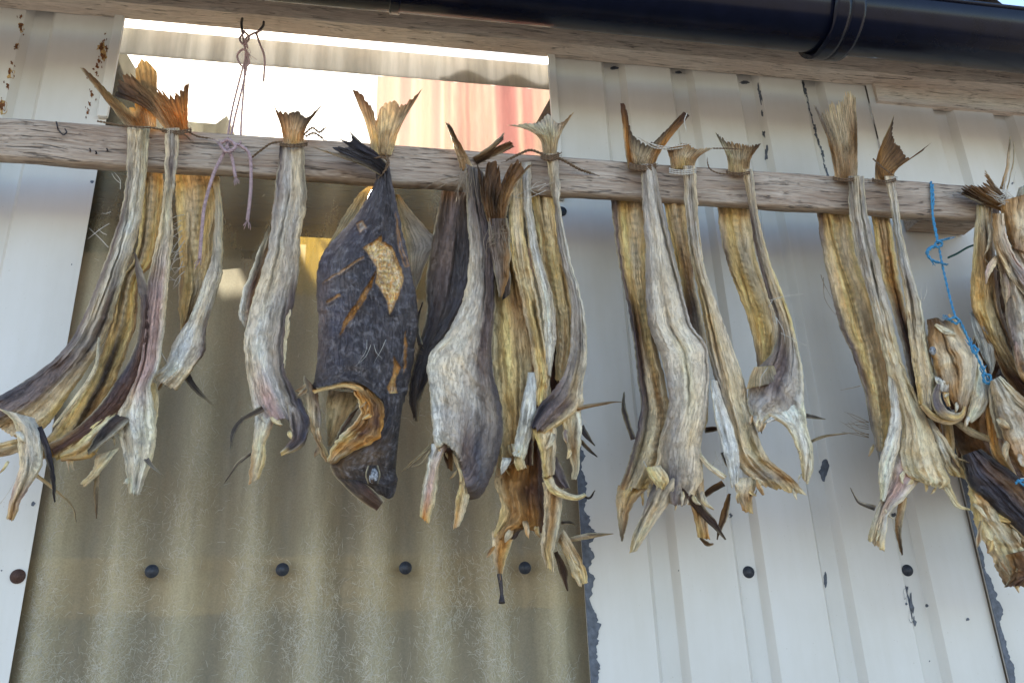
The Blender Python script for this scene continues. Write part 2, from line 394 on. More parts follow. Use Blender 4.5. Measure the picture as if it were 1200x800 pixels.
    for sd_, letters, rec, q in pm:
        ms = np.clip(sd_/1.6+.5, 0, 1); wz = wz*(1-.6*ms)-rec*1.6*ms+.0022*np.exp(-((sd_+1.2)/1.1)**2)
        cx, cy = q.mean(0); wz = wz+ms*rec*.9*(np.sin((P[..., 1]-.35*np.abs(P[..., 0]-cx))/1.05)*np.exp(-((P[..., 0]-cx)/7)**2)+.8*fb(P[..., 0]/2.5, P[..., 1]/2.5, s+97, 2))*(sd_.max() > 6)
    F3 = at(P[..., 0], P[..., 1], D-bl*prof-wz-th*.5)
    B3 = at(P[..., 0], P[..., 1], D+bk*prof-wz*(.4 if min(bulge) >= 0 else 1)+th*.5)
    V3 = np.vstack([F3.reshape(-1, 3), B3.reshape(-1, 3)])
    K = nu*nv
    Fs = []
    idx = np.arange(K).reshape(nv, nu)
    a, b, c, d = idx[:-1, :-1].ravel(), idx[:-1, 1:].ravel(), idx[1:, 1:].ravel(), idx[1:, :-1].ravel()
    Fs += np.c_[d, c, b, a].tolist(); Fs += (np.c_[a, b, c, d]+K).tolist()
    per = list(idx[0, :])+list(idx[1:, -1])+list(idx[-1, -2::-1])+list(idx[-2:0, 0])
    for i in range(len(per)):
        p, q = int(per[i]), int(per[(i+1) % len(per)]); Fs.append([p, q, q+K, p+K])
    me = mesh_from(name, V3, Fs)
    # colours of the skin, flesh and dried edges
    U2 = np.clip(U+.10*fb(xm*40, ym*10, s+70)+.05*fb(xm*160, ym*24, s+71), 0, 1)
    V2 = np.clip(V+.05*fb(xm*60, ym*12, s+72), 0, 1)
    cg = colgrid(cols, U2, V2)
    cg = cg*(1+.11*fb(U*rid*1.7+wob*2, ym*7, s+80, 3))[..., None]
    # grime and skin left in patches and along dry creases
    pt = fb(xm*34, ym*13, s+84, 4)
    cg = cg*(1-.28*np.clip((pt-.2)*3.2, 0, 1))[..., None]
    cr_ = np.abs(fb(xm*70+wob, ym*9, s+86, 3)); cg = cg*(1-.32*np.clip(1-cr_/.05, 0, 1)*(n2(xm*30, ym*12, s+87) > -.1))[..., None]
    if mat in ('fin', 'membrane'):
        nr = jf if name == 'tail_fin' else 9
        ry = np.cos((U*nr+.5*n2(U*6, U*0, s+3)+.05*fb(ym*20, U*3, s+7))*6.283); cg = cg*(1-.30*np.clip(ry, 0, 1)**2*np.clip(V*2, .15, 1)+.10*np.clip(-ry, 0, 1))[..., None]
    hue = fb(xm*30, ym*16, s+90, 3)[..., None]
    cg = cg*np.array([1, 1, 1])+hue*cg*np.array([.10, .03, -.12])
    if spine and spine[2] > 0:
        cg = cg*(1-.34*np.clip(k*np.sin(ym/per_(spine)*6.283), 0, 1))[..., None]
    cg = cg*(1-.5*crv)[..., None]  # shade of creases and fold valleys put into the colour
    if not paint:
        ew = np.minimum(U, 1-U)*W; er = np.exp(-(ew/.0016)**2)*np.clip(.35+1.5*fb(ym*22, U*2, s+93), 0, .75)
        cg = cg*(1-er[..., None])+np.array(PAL['c'])*.9*er[..., None]
    for sd_, letters, rec, q in pm:
        a_ = np.array([PAL[ch] for ch in letters]); t_ = np.clip(.5+.9*fb(P[..., 0]/5, P[..., 1]/5, s+98, 3), 0, .999)*(len(a_)-1)
        i_ = t_.astype(int); f_ = (t_-i_)[..., None]; pc = a_[i_]*(1-f_)+a_[np.minimum(i_+1, len(a_)-1)]*f_
        if sd_.max() > 6:
            cx = q.mean(0)[0]; pc = pc*(1-.35*np.clip(np.sin((P[..., 1]-.35*np.abs(P[..., 0]-cx))/1.05)*np.exp(-((P[..., 0]-cx)/7)**2), 0, 1))[..., None]
        ms = np.clip(sd_/1.4+.5, 0, 1)[..., None]; cg = cg*(1-ms)+pc*ms
        ed = np.exp(-((sd_-.6)/1.0)**2)[..., None]*.5; cg = cg*(1-ed)+np.array(PAL['o'])*.8*ed
    cg = np.clip(cg, .012, .9)
    ca = np.ones((2*K, 4)); ca[:K, :3] = cg.reshape(-1, 3); ca[K:, :3] = cg.reshape(-1, 3)
    at_ = me.color_attributes.new('col', 'FLOAT_COLOR', 'POINT'); at_.data.foreach_set('color', ca.ravel())
    uvl = me.uv_layers.new(name='UVMap')
    off = (s*.137) % 7
    UV = np.c_[np.r_[xm.ravel(), xm.ravel()]+off, np.r_[ym.ravel(), ym.ravel()]+off*.7]
    li = np.empty(len(me.loops), int); me.loops.foreach_get('vertex_index', li)
    uvl.data.foreach_set('uv', UV[li].ravel())
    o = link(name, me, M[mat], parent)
    if label: o['label'] = label
    o_bvh[o.name] = BVHTree.FromPolygons([tuple(x) for x in V3], Fs)
    return o
def per_(sp): return sp[3]
o_bvh = {}
def bvh(o): return o_bvh[o.name]

def strip(parent, name, path, w, cols, **k):
    """a flap given by its middle line and widths in pixels"""
    n = max(8, len(path)*4); Pc = cr(path, n); t = np.gradient(Pc, axis=0); t /= np.linalg.norm(t, axis=1)[:, None]+1e-9
    nn = np.c_[t[:, 1], -t[:, 0]]; ww = np.interp(np.linspace(0, 1, n), np.linspace(0, 1, len(w)), w)[:, None]*.5
    k.setdefault('nu', 12); k.setdefault('rag', .5); k.setdefault('bulge', .0025)
    return flap(parent, name, (Pc+nn*ww).tolist(), (Pc-nn*ww).tolist(), cols, **k)

def tube_geo(P, r, ns=8, V=None, F=None):
    V = [] if V is None else V; F = [] if F is None else F
    P = np.asarray(P, float); n = len(P); r = np.broadcast_to(r, (n,)) if np.isscalar(r) else np.interp(np.linspace(0, 1, n), np.linspace(0, 1, len(r)), r)
    t = np.gradient(P, axis=0); t /= np.linalg.norm(t, axis=1)[:, None]+1e-12
    nrm = np.cross(t[0], [0.3, 1, .2]); nrm /= np.linalg.norm(nrm)
    b0 = len(V)
    for i in range(n):
        nrm = nrm-t[i]*(nrm@t[i]); nrm /= np.linalg.norm(nrm)+1e-12; bi = np.cross(t[i], nrm)
        for j in range(ns):
            a = 2*math.pi*j/ns; V.append(P[i]+r[i]*(math.cos(a)*nrm+math.sin(a)*bi))
    for i in range(n-1):
        for j in range(ns):
            F.append([b0+i*ns+j, b0+i*ns+(j+1) % ns, b0+(i+1)*ns+(j+1) % ns, b0+(i+1)*ns+j])
    F.append([b0+j for j in range(ns)][::-1]); F.append([b0+(n-1)*ns+j for j in range(ns)])
    return V, F
def pts3(path, n): 
    P = np.array([at1(*q) for q in path]); return cr(P, n)
def tube(name, path, r, mat, parent=None, n=None, ns=8):
    n = n or max(8, len(path)*7)
    V, F = tube_geo(pts3(path, n), r, ns); return link(name, mesh_from(name, V, F), mat, parent)
def rope(name, paths, r, mat, parent=None, strands=3, pitch=.012, fray=0):
    if parent is not None and len(paths) > 1:
        return [rope(name, [q], r, mat, parent, strands, pitch, fray) for q in paths][0]
    """laid cord: strands wound round each path"""
    V, F = [], []
    for path in paths:
        P = pts3(path, 8); ln = np.linalg.norm(np.diff(P, axis=0), axis=1).sum()
        n = int(max(16, ln/pitch*9)); P = pts3(path, n)
        t = np.gradient(P, axis=0); t /= np.linalg.norm(t, axis=1)[:, None]+1e-12
        a = np.cross(t, [0.2, 1, .1]); a /= np.linalg.norm(a, axis=1)[:, None]+1e-12; b = np.cross(t, a)
        ph = np.linspace(0, ln/pitch*2*math.pi, n)
        for s in range(strands):
            q = ph+s*2*math.pi/strands
            tube_geo(P+r*.52*(np.cos(q)[:, None]*a+np.sin(q)[:, None]*b), r*.56, 6, V, F)
        for f in range(fray):
            e = P[-1]+np.array([rnd.uniform(-1, 1)*r*2.5, rnd.uniform(-1, .3)*r*2, 0])+t[-1]*r*rnd.uniform(3, 7)
            m_ = (P[-1]+e)/2+np.array([rnd.uniform(-1, 1), 0, rnd.uniform(-1, 1)])*r
            tube_geo(cr([P[-1], m_, e], 6), r*.22, 4, V, F)
    return link(name, mesh_from(name, V, F), mat, parent)
def hairs(parent, name, roots, mat='fibre', r=.0005):
    """fine fibres: list of (x0,y0,x1,y1,Y)"""
    if 1 < len(roots) <= 14: return [hairs(parent, name, [q], mat, r) for q in roots]
    V, F = [], []
    for x0, y0, x1, y1, Y in roots:
        mx, my = (x0+x1)/2+rnd.uniform(-1, 1)*abs(y1-y0)*.18, (y0+y1)/2+rnd.uniform(-1, 1)*abs(x1-x0)*.18
        tube_geo(pts3([(x0, y0, Y), (mx, my, Y-.003), (x1, y1, Y-rnd.uniform(0, .012))], 7), [r, r*.8, r*.3], 4, V, F)
    return link(name, mesh_from(name, V, F), M[mat], parent)

# ------------------------------------------------------------------ world, sun
SUN_EL, SUN_AZ = RAD(38), RAD(-14)         # azimuth from +y (behind the wall) towards +x
w = bpy.data.worlds.new('World'); C.world = w; w.use_nodes = True; nt = w.node_tree
sky = nt.nodes.new('ShaderNodeTexSky'); sky.sky_type = 'NISHITA'; sky.sun_disc = False
sky.sun_elevation = SUN_EL; sky.sun_rotation = SUN_AZ; sky.air_density = 1.0; sky.dust_density = .7; sky.ozone_density = 1.0
nt.links.new(sky.outputs[0], nt.nodes['Background'].inputs[0]); nt.nodes['Background'].inputs[1].default_value = .085
ld = bpy.data.lights.new('sun', 'SUN'); ld.energy = 5.0; ld.angle = RAD(.53); ld.color = (1, .94, .85)
lo = bpy.data.objects.new('sun', ld); COL.objects.link(lo)
sd = Vector((math.cos(SUN_EL)*math.sin(SUN_AZ), math.cos(SUN_EL)*math.cos(SUN_AZ), math.sin(SUN_EL)))
lo.rotation_euler = sd.to_track_quat('Z', 'Y').to_euler(); lo.location = (3, 3, 6)
C.view_settings.view_transform = 'Standard'; C.view_settings.look = 'None'; C.view_settings.exposure = 2.36; C.view_settings.gamma = 1
C.render.engine = 'CYCLES'
C.cycles.max_bounces = 10; C.cycles.transparent_max_bounces = 12; C.cycles.use_denoising = True
C.cycles.sample_clamp_indirect = 6

bm = bmesh.new(); bmesh.ops.create_grid(bm, x_segments=8, y_segments=8, size=400)
tag(link('ground', bm_mesh('ground', bm), M['dirt']), 'brown gravel ground in front of the shed', None, None, 'structure')

# ------------------------------------------------------------------ wall
XL = at1(62, 500, 0)[0]                 # edge of the left white sheet
XR = at1(672, 500, 0)[0]                # edge of the middle white sheet
XLAP = at1(1157, 700, 0)[0]             # where the right sheet laps
RIBS = [at1(x, 700, 0)[0] for x in (782, 881, 980, 1079)]
PITCH_W = (RIBS[-1]-RIBS[0])/3
ZT = at1(600, 62, 0)[2]+.03             # eave height
ZB = -.02
def groove(x, centers, w=.046, d=.013):
    """depth of the pressed grooves at x"""
    y = 0*x
    for c in centers:
        k = np.abs(x-c); y = np.maximum(y, d*np.clip((w*.5-k)/(w*.2), 0, 1))
    return y
def sheet_geo(x0, x1, centers, Y0, z0, z1, ragside=None, nz=60, lip=0):
    xs = [x0, x1]
    for c in centers:
        for o in (-.0235, -.0228, -.0140, -.0132, 0, .0132, .0140, .0228, .0235): 
            if x0 < c+o < x1: xs.append(c+o)
    xs = sorted(set(list(np.linspace(x0, x1, int((x1-x0)/.03)+2))+xs)); xs = np.array(xs)
    zs = np.linspace(z0, z1, nz)
    X, Z = np.meshgrid(xs, zs)
    Yv = Y0+groove(X, centers)+.0015*fb(X*6, Z*2.5, 5)
    V = np.stack([X, Yv, Z], -1).reshape(-1, 3); V2 = V+np.array([0, .0012, 0]); K = len(V)
    idx = np.arange(K).reshape(nz, len(xs))
    a, b, c, d = idx[:-1, :-1].ravel(), idx[:-1, 1:].ravel(), idx[1:, 1:].ravel(), idx[1:, :-1].ravel()
    F = np.c_[a, b, c, d].tolist()+(np.c_[d, c, b, a]+K).tolist()
    per = list(idx[0, :])+list(idx[1:, -1])+list(idx[-1, -2::-1])+list(idx[-2:0, 0])
    for i in range(len(per)):
        p, q = int(per[i]), int(per[(i+1) % len(per)]); F.append([q, p, p+K, q+K])
    return np.vstack([V, V2]), F
def blob(px, py, rx, ry, surf, seed, n=22, rough=.45, rot=0):
    """outline of a paint chip or stain laid 0.4 mm proud of a surface (BVH)"""
    out = []
    for i in range(n):
        a = 2*math.pi*i/n; k = 1+rough*float(fb(np.array(2+math.cos(a)*1.6), np.array(3+math.sin(a)*1.6), seed))*1.5
        x, y = rx*k*math.cos(a), ry*k*math.sin(a)
        out.append((px+x*math.cos(rot)-y*math.sin(rot), py+x*math.sin(rot)+y*math.cos(rot)))
    return out
def add_patches(V, F, mi, base_bvh, outs, mat_i, lift=.0004):
    V = list(map(tuple, V))
    for o in outs:
        pts = []
        for x, y in o:
            h = base_bvh.ray_cast(Vector(CAM), Vector(dirs(x, y)).normalized())
            if h[0] is None: continue
            pts.append((h[0].x, h[0].y-lift, h[0].z))
        if len(pts) < 5: continue
        c = np.mean(pts, 0)
        h = base_bvh.ray_cast(Vector((c[0], -1, c[2])), Vector((0, 1, 0)))
        if h[0] is not None: c[1] = h[0].y-lift
        k = len(V); V.extend(pts); V.append(tuple(c))
        for i in range(len(pts)): F.append([k+i, k+(i+1) % len(pts), k+len(pts)]); mi.append(mat_i)
    return V, F
wall = thing('metal_wall', 'white painted corrugated metal wall with rust spots and peeling paint', 'wall', (XR, 0, 0))
def wall_sheet(x0, x1, centers, Y0, chips, rusts, stains, label):
    V, F = sheet_geo(x0, x1, centers, Y0, ZB, ZT)
    bv = BVHTree.FromPolygons([tuple(v) for v in V], F); mi = [0]*len(F)
    V, F = add_patches(V, F, mi, bv, stains, 3, .0003)
    V, F = add_patches(V, F, mi, bv, chips, 1, .0005)
    V, F = add_patches(V, F, mi, bv, rusts, 2, .0007)
    me = mesh_from('wall_sheet', V, F, False); me.polygons.foreach_set('material_index', mi)
    o = link('wall_sheet', me, [M['wall'], M['chip'], M['rust'], M['rustlight']], wall); o['label'] = label
    return o, bv
def ribs(x0, x1): return [RIBS[0]+PITCH_W*k for k in range(-30, 30) if x0-.03 < RIBS[0]+PITCH_W*k < x1+.03]
# left sheet: rust along the folds at the top
rs, stn, chs = [], [], []
for x, y, r in [(25, 32, 4), (19, 55, 4), (14, 74, 3), (11, 85, 4), (9, 101, 3), (3, 125, 6), (24, 20, 3),
                (118, 55, 6), (121, 66, 4), (116, 72, 3), (125, 57, 3), (113, 86, 3), (108, 112, 3), (105, 122, 2.5), (103, 132, 2.5), (110, 95, 2), (123, 40, 2), (107, 108, 2), (114, 78, 3), (121, 49, 2)]:
    rs.append(blob(x, y, r*.5, r*.8, None, rnd.randint(0, 999), rough=.9))
    if r > 3: stn.append(blob(x+1, y+1, r*.8, r*1.3, None, rnd.randint(0, 999), rough=.9))
    for q in range(2): rs.append(blob(x+rnd.gauss(0, 3), y+rnd.gauss(0, 8), .7, 1.3, None, rnd.randint(0, 999), n=9, rough=.8))
chs = [blob(39, 590, 2.5, 2.2, None, 4), blob(108, 213, 2.2, 1.8, None, 9), blob(2, 668, 1, 1, None, 9), blob(84, 310, .8, .8, None, 3)]
left_c = [at1(15, 120, 0)[0], at1(15, 120, 0)[0]-PITCH_W, XL-.035]
left_sheet, bvL = wall_sheet(XL-1.6, XL, [at1(32, 90, 0)[0]-PITCH_W*k for k in range(0, 12)], -.001, chs, rs, stn, 'left sheet with rusty folds beside the clear panel')
# middle sheet
chips = [blob(965, 549, 6, 11, None, 3, rough=.5), blob(967, 679, 1.8, 9, None, 5), blob(1062, 693, 2, 6, None, 8, rough=.9), blob(1067, 712, 3, 16, None, 12, rough=.9, rot=-.12), blob(1071, 728, 2, 6, None, 14, rough=.9),
         blob(1086, 709, 2, 2, None, 2), blob(1062, 707, 1.4, 1.6, None, 2), blob(1134, 725, 2, 2, None, 6), blob(1047, 603, 2.6, 2.2, None, 21), blob(856, 604, 2.2, 2.4, None, 22),
         blob(1089, 774, 1, 1, None, 1), blob(795, 668, .9, .9, None, 1), blob(890, 110, 2, 9, None, 40, rough=.9, rot=-.15), blob(893, 133, 1.2, 4, None, 43, rot=-.1),
         blob(720, 80, 5, 2, None, 44), blob(873, 97, 5, 2.2, None, 45), blob(895, 158, 1.5, 4, None, 46, rough=.9), blob(898, 180, 2, 6, None, 47, rough=.9), blob(795, 85, 5, 1.6, None, 48)]  # the wide flat blobs paint in the dark gaps under the eave board
for t in np.linspace(0, 1, 16):      # crack of lost paint along a fold
    chips.append(blob(941+30*t+rnd.uniform(-1, 1), 98+112*t, rnd.uniform(.7, 1.6), 4.6, None, rnd.randint(0, 99), rough=.8, rot=-.25))
for t in np.linspace(0, 1, 22):      # paint lost at the lap, high and low
    chips.append(blob(1017+28*t+rnd.uniform(-1, 1), 105+110*t, rnd.uniform(1.2, 3.2)*(1-.5*t), 4.5, None, rnd.randint(0, 99), rough=.6, rot=-.24))
mid_sheet, bvM = wall_sheet(XR, XLAP+.004, [c for c in ribs(XR, XLAP) if c > XR+.03], -.001, chips, [], [], 'middle sheet with dark chips in its paint and painted-on gaps below the eave')
# torn dark edges where the paint has peeled
def torn(name, line, wfun, Y, parent, mat, label):
    outs_l, outs_r = [], []
    xw = line[0][0]; ys = np.linspace(line[0][1], line[1][1], 220)
    def xpix(y):        # where the upright edge stands at height y of the picture
        x = 600.0
        for _ in range(20): x += (xw-at1(x, y, Y)[0])*FPX/1.35
        return x
    for i, (x, y) in enumerate([(xpix(y), y) for y in ys]):
        wpx = wfun(i/219.0)*(1+.75*float(fb(np.array(y/13.0), np.array(.5), 77, 4))+.16*float(n2(np.array(y/2.2), np.array(.1), 9)))
        outs_l.append((x, y)); outs_r.append((x+max(wpx, .4), y))
    V = [at1(*p, Y) for p in outs_l]+[at1(*p, Y) for p in outs_r]; n = len(outs_l)
    V2 = [v+np.array([0, .0006, 0]) for v in V]
    F = [[i, i+1, n+i+1, n+i] for i in range(n-1)]+[[2*n+n+i, 2*n+n+i+1, 2*n+i+1, 2*n+i] for i in range(n-1)]
    F += [[n+i, n+i+1, 3*n+i+1, 3*n+i] for i in range(n-1)]+[[i+1, i, 2*n+i, 2*n+i+1] for i in range(n-1)]
    o = link(name, mesh_from(name, V+V2, F, False), mat, parent); o['label'] = label; return o
def interp(ts, ws): return lambda t: float(np.interp(t, ts, ws))
torn('peeled_edge', [(XR, 430), (XR, 860)], interp([0, .05, .12, .25, .38, .45, .53, .6, .64, .7, .8, 1], [2, 5, 7, 8, 9, 13, 13, 8, 5, 11, 10, 16]), -.0018, wall, M['chip'], 'dark strip of bare metal along the middle sheet edge')
torn('peeled_edge', [(XLAP-.002, 400), (XLAP-.002, 860)], interp([0, .2, .35, .5, .6, .68, .72, .76, .85, 1], [2, 6, 5, 4, 5, 10, 3, 6, 9, 8]), -.0078, wall, M['chip'], 'dark strip of bare metal along the lapped sheet edge')
right_sheet, bvR = wall_sheet(XLAP-.002, XLAP+1.8, [c for c in ribs(XLAP, XLAP+1.8) if c > XLAP+.035], -.006, [blob(1144, 662, 7, 6, None, 5), blob(1186, 215, 1.2, 1.2, None, 3)], [], [], 'right sheet lapped over the middle one')
# folded flange of the middle sheet beside the clear panel
bm = bmesh.new(); box_bm(bm, (XR-.004, -.0105, at1(655, 236, 0)[2]), (XR+.010, -.0015, ZT-.004), .002); link('flange', bm_mesh('flange', bm), M['wall'], wall)
bm = bmesh.new(); box_bm(bm, (XL-.012, -.0095, at1(120, 140, 0)[2]), (XL+.004, -.0015, ZT-.004), .002); link('flange', bm_mesh('flange', bm), M['wall'], wall)

def screw_mesh(r, h):
    bm = bmesh.new()
    prof = [(0, -h*1.15), (r*.55, -h*1.1), (r*.62, -h*.55), (r*.95, -h*.5), (r, -h*.2), (r, 0)]
    n = 20; rows = []
    for rr, y in prof: rows.append([bm.verts.new((rr*math.cos(2*math.pi*k/n), y, rr*math.sin(2*math.pi*k/n))) for k in range(n)] if rr else [bm.verts.new((0, y, 0))])
    for a, b in zip(rows, rows[1:]):
        for k in range(n):
            if len(a) == 1: bm.faces.new((a[0], b[(k+1) % n], b[k]))
            else: bm.faces.new((a[k], a[(k+1) % n], b[(k+1) % n], b[k]))
    return bm_mesh('screw', bm, True)
SCREW = screw_mesh(.0088, .005); SCREW.materials.append(M['screwhead'])
SCREW2 = screw_mesh(.0092, .005); SCREW2.materials.append(M['rustyscrew'])
def place_screw(me, px, py, Y, parent, bv=None, label=None):
    p = at1(px, py, Y)
    if bv is not None:
        h = bv.ray_cast(Vector(CAM), Vector(dirs(px, py)).normalized())
        if h[0] is not None: p = np.array(h[0])
    o = bpy.data.objects.new('screw', me); COL.objects.link(o); o.parent = parent
    o.location = Vector(p)-(parent.location if parent.parent is None else parent.parent.location); o.rotation_euler = (rnd.uniform(-.1, .1), rnd.uniform(0, 3), rnd.uniform(-.1, .1))
    if label: o['label'] = label
    return o
place_screw(SCREW, 877, 670, 0, mid_sheet, bvM); place_screw(SCREW, 1063, 668, 0, mid_sheet, bvM)
place_screw(SCREW2, 21, 675, 0, left_sheet, bvL, 'rusty brown screw')
place_screw(SCREW, 658, 248, 0, mid_sheet, bvM); place_screw(SCREW, 1059, 264, 0, mid_sheet, bvM)

# ------------------------------------------------------------------ clear panel
PANX = at1(178, 669, .012)[0]-(XL+XR)/2; PANK = 2*math.pi/(np.mean(np.diff([at1(x, y, .012)[0] for x, y in ((178, 669), (331, 667), (475, 665), (615, 665))]))/2)
M['panel'] = panel_mat()
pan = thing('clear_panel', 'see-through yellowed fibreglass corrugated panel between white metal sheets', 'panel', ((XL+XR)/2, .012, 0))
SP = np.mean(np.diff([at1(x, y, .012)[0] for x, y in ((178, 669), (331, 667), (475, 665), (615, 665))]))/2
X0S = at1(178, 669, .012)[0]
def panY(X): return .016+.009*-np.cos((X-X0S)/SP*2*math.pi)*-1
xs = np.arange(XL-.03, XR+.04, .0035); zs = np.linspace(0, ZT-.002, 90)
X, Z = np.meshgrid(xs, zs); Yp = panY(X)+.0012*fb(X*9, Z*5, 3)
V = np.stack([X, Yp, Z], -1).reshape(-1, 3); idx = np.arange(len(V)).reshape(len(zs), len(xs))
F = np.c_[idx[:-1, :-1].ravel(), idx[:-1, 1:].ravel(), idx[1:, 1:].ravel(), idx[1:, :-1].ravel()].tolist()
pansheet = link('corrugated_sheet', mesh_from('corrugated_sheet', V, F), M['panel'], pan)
# glass fibres that have come out of the resin
V, F = [], []
cnt = 0
while cnt < 9500:
    px, py = rnd.uniform(10, 700), 810-abs(rnd.gauss(0, 200))
    if py < 200: continue
    p = at1(px, py, .006)
    if not (XL+.004 < p[0] < XR-.006): continue
    dens = float(fb(np.array(p[0]*14), np.array(p[2]*7), 55))*1.5+.55*math.cos((p[0]-X0S)/SP*2*math.pi)*-1+(py-560)/420
    if rnd.random() > 1/(1+math.exp(-(dens-.45)*5)): continue
    a = rnd.gauss(math.pi/2, .95); L_ = rnd.uniform(.003, .0125); k = rnd.uniform(-70, 70); wd = rnd.uniform(.00009, .00021)
    q = []; x, z = p[0], p[2]; n = 4
    for i in range(n+1):
        q.append((x, z, a)); x += math.cos(a)*L_/n; z += math.sin(a)*L_/n; a += k*L_/n
    b0 = len(V)
    for x, z, a in q:
        y = float(panY(np.array(x)))-.0014
        V.append((x-math.sin(a)*wd, y, z+math.cos(a)*wd)); V.append((x+math.sin(a)*wd, y-.0002, z-math.cos(a)*wd))
    for i in range(n): F.append([b0+2*i, b0+2*i+1, b0+2*i+3, b0+2*i+2])
    cnt += 1
M['glass_fibre'] = simple('glass_fibre', (.60, .57, .47), .5, 0, .2, 100)
tag(link('glass_fibre', mesh_from('glass_fibre', V, F, False), M['glass_fibre'], pansheet), kind='stuff')
for x, y in ((178, 669), (331, 667), (475, 665), (615, 665)): place_screw(SCREW, x, y, .0055, pansheet)

# ------------------------------------------------------------------ behind the panel
def hbeam(name, label, y0px, y1px, xpx, Y0, depth, mat, x0=XL-.3, x1=XR+.3):
    z1 = at1(xpx, y0px, Y0)[2]; z0 = at1(xpx, y1px, Y0)[2]
    return tag(box(name, (x0, Y0, z0), (x1, Y0+depth, z1), M[mat], None, .002), label, 'batten')
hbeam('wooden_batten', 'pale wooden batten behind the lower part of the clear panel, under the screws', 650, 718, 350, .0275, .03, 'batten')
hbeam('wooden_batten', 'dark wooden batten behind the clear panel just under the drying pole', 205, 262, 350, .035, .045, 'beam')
def milky_mat(name, col, f):
    m, nt, p, out = newmat(name); n = N(nt); co = n.add('ShaderNodeTexCoord').outputs['Object']
    v = n.ramp(n.noise(n.map(co, (30, .01, 1)), 1, 3, .6), [(.3, .55), (.7, 1.0)])
    c = n.mix(1.0, col, v, 'MULTIPLY'); setp(nt, p, Base_Color=c, Roughness=.5)
    tl = n.add('ShaderNodeBsdfTranslucent', ins={'Color': c}); mx = n.add('ShaderNodeMixShader', ins={0: f, 1: p.outputs[0], 2: tl.outputs[0]})
    nt.links.new(mx.outputs[0], out.inputs[0]); return m
M['milky'] = milky_mat('milky_plastic', (.50, .51, .54), .7); M['yellow'] = milky_mat('yellow_plastic', (.80, .68, .34), .6)
t_ = hbeam('milky_strip', 'milky grey plastic strip behind the top of the clear panel', 50, 80, 350, .032, .003, 'milky'); t_['category'] = 'strip'
hbeam('wooden_batten', 'added sun-blocking dark board behind the clear panel, left of the slim grey fish', 263, 292, 250, .05, .03, 'beam', XL-.3, at1(332, 280, .05)[0])  # added board that keeps a sun patch off the panel
room = thing('shed_room', 'dim brown inside of the shed behind the clear panel', 'room', (0, 1.6, 0))
box('back_wall', (XL-.9, 1.9, 0), (XR+.9, 1.95, at1(380, 188, 1.9)[2]), M['inner'], room)
box('side_wall', (XL-.95, .06, 0), (XL-.9, 1.95, 2.6), M['inner'], room)
box('side_wall', (XR+.9, .06, 0), (XR+.95, 1.95, 2.6), M['inner'], room)
box('floor', (XL-.95, .06, .004), (XR+.95, 1.95, .05), M['inner'], room)
# red striped sheet behind the top of the panel
xa, xb = at1(441, 130, .45)[0], at1(650, 130, .45)[0]; zt, zb = at1(540, 93, .45)[2], at1(540, 200, .45)[2]
xs = np.arange(xa, xb+.1, .006); zs = np.linspace(zb-.25, zt, 20); X, Z = np.meshgrid(xs, zs)
V = np.stack([X, .45+.012*np.sin(X/.09*6.283)+.003*fb(X*8, Z*8, 4), Z], -1).reshape(-1, 3); V = np.vstack([V, V+np.array([0, .002, 0])])
K = len(V)//2; idx = np.arange(K).reshape(20, len(xs)); a = np.c_[idx[:-1, :-1].ravel(), idx[:-1, 1:].ravel(), idx[1:, 1:].ravel(), idx[1:, :-1].ravel()]
tag(link('red_sheet', mesh_from('red_sheet', V, a.tolist()+(a[:, ::-1]+K).tolist()), M['red']), 'red and cream striped sheet seen through the top of the clear panel', 'sheet')
# something yellow in the shed that catches the light
p0, p1 = at1(345, 332, .05), at1(520, 262, .05)
tag(box('yellow_sheet', (p0[0], .09, p0[2]), (p1[0], .092, p1[2]), M['yellow']), 'yellow plastic sheet glowing through the clear panel beside the big dark fish', 'sheet')
# ------------------------------------------------------------------ eave boards, roof, gutter
YE = -.034
def edge_board(name, label, ytop, ybot, xpx, Yf, thick, x0, x1, mat='board'):
    zb = at1(xpx, ybot, Yf+thick)[2]; zt = zb+ytop
    n = int((x1-x0)/.02); xs = np.linspace(x0, x1, n); V, F = [], []
    sec = [(0, 0), (0, .33), (0, .66), (0, 1), (1, 1), (1, 0)]
    for x in xs:
        for i, (d, h) in enumerate(sec):
            e = .0012*float(fb(np.array(x*18), np.array(i*3.1), 6)); V.append((x, Yf+d*thick+e, zb+h*(zt-zb)+e*1.6*(h in (0, 1))))
    m = len(sec)
    for i in range(n-1):
        for j in range(m): F.append([i*m+j, (i+1)*m+j, (i+1)*m+(j+1) % m, i*m+(j+1) % m])
    F.append(list(range(m))); F.append([(n-1)*m+j for j in range(m)][::-1])
    o = link(name, mesh_from(name, V, F, False), M[mat]); return tag(o, label, 'board', None)
b1 = edge_board('eave_board', 'lower grey weathered eave board resting on top of the clear panel', .045, 63, 600, -.040, .0375, -1.9, 2.4)
b2 = edge_board('eave_board', 'upper grey weathered fascia board tucked behind the gutter', .13, 33, 600, -.056, .054, -1.9, 2.4)
b3 = edge_board('eave_board', 'short grey board end under the eave at the right, below the gutter', .045, 131, 1120, -.014, .0125, at1(1028, 112, -.014)[0], 2.4)
eave = thing('bent_nail', 'two bent dark nails under the eave board holding the lilac rope', 'nail', at1(287, 30, -.05))
tube('nail', [(284, 22, -.034), (283, 28, -.05), (284, 38, -.062)], .0022, M['nail'], eave)
tube('nail', [(309, 26, -.034), (308, 31, -.05), (300, 40, -.062)], .002, M['nail'], eave)

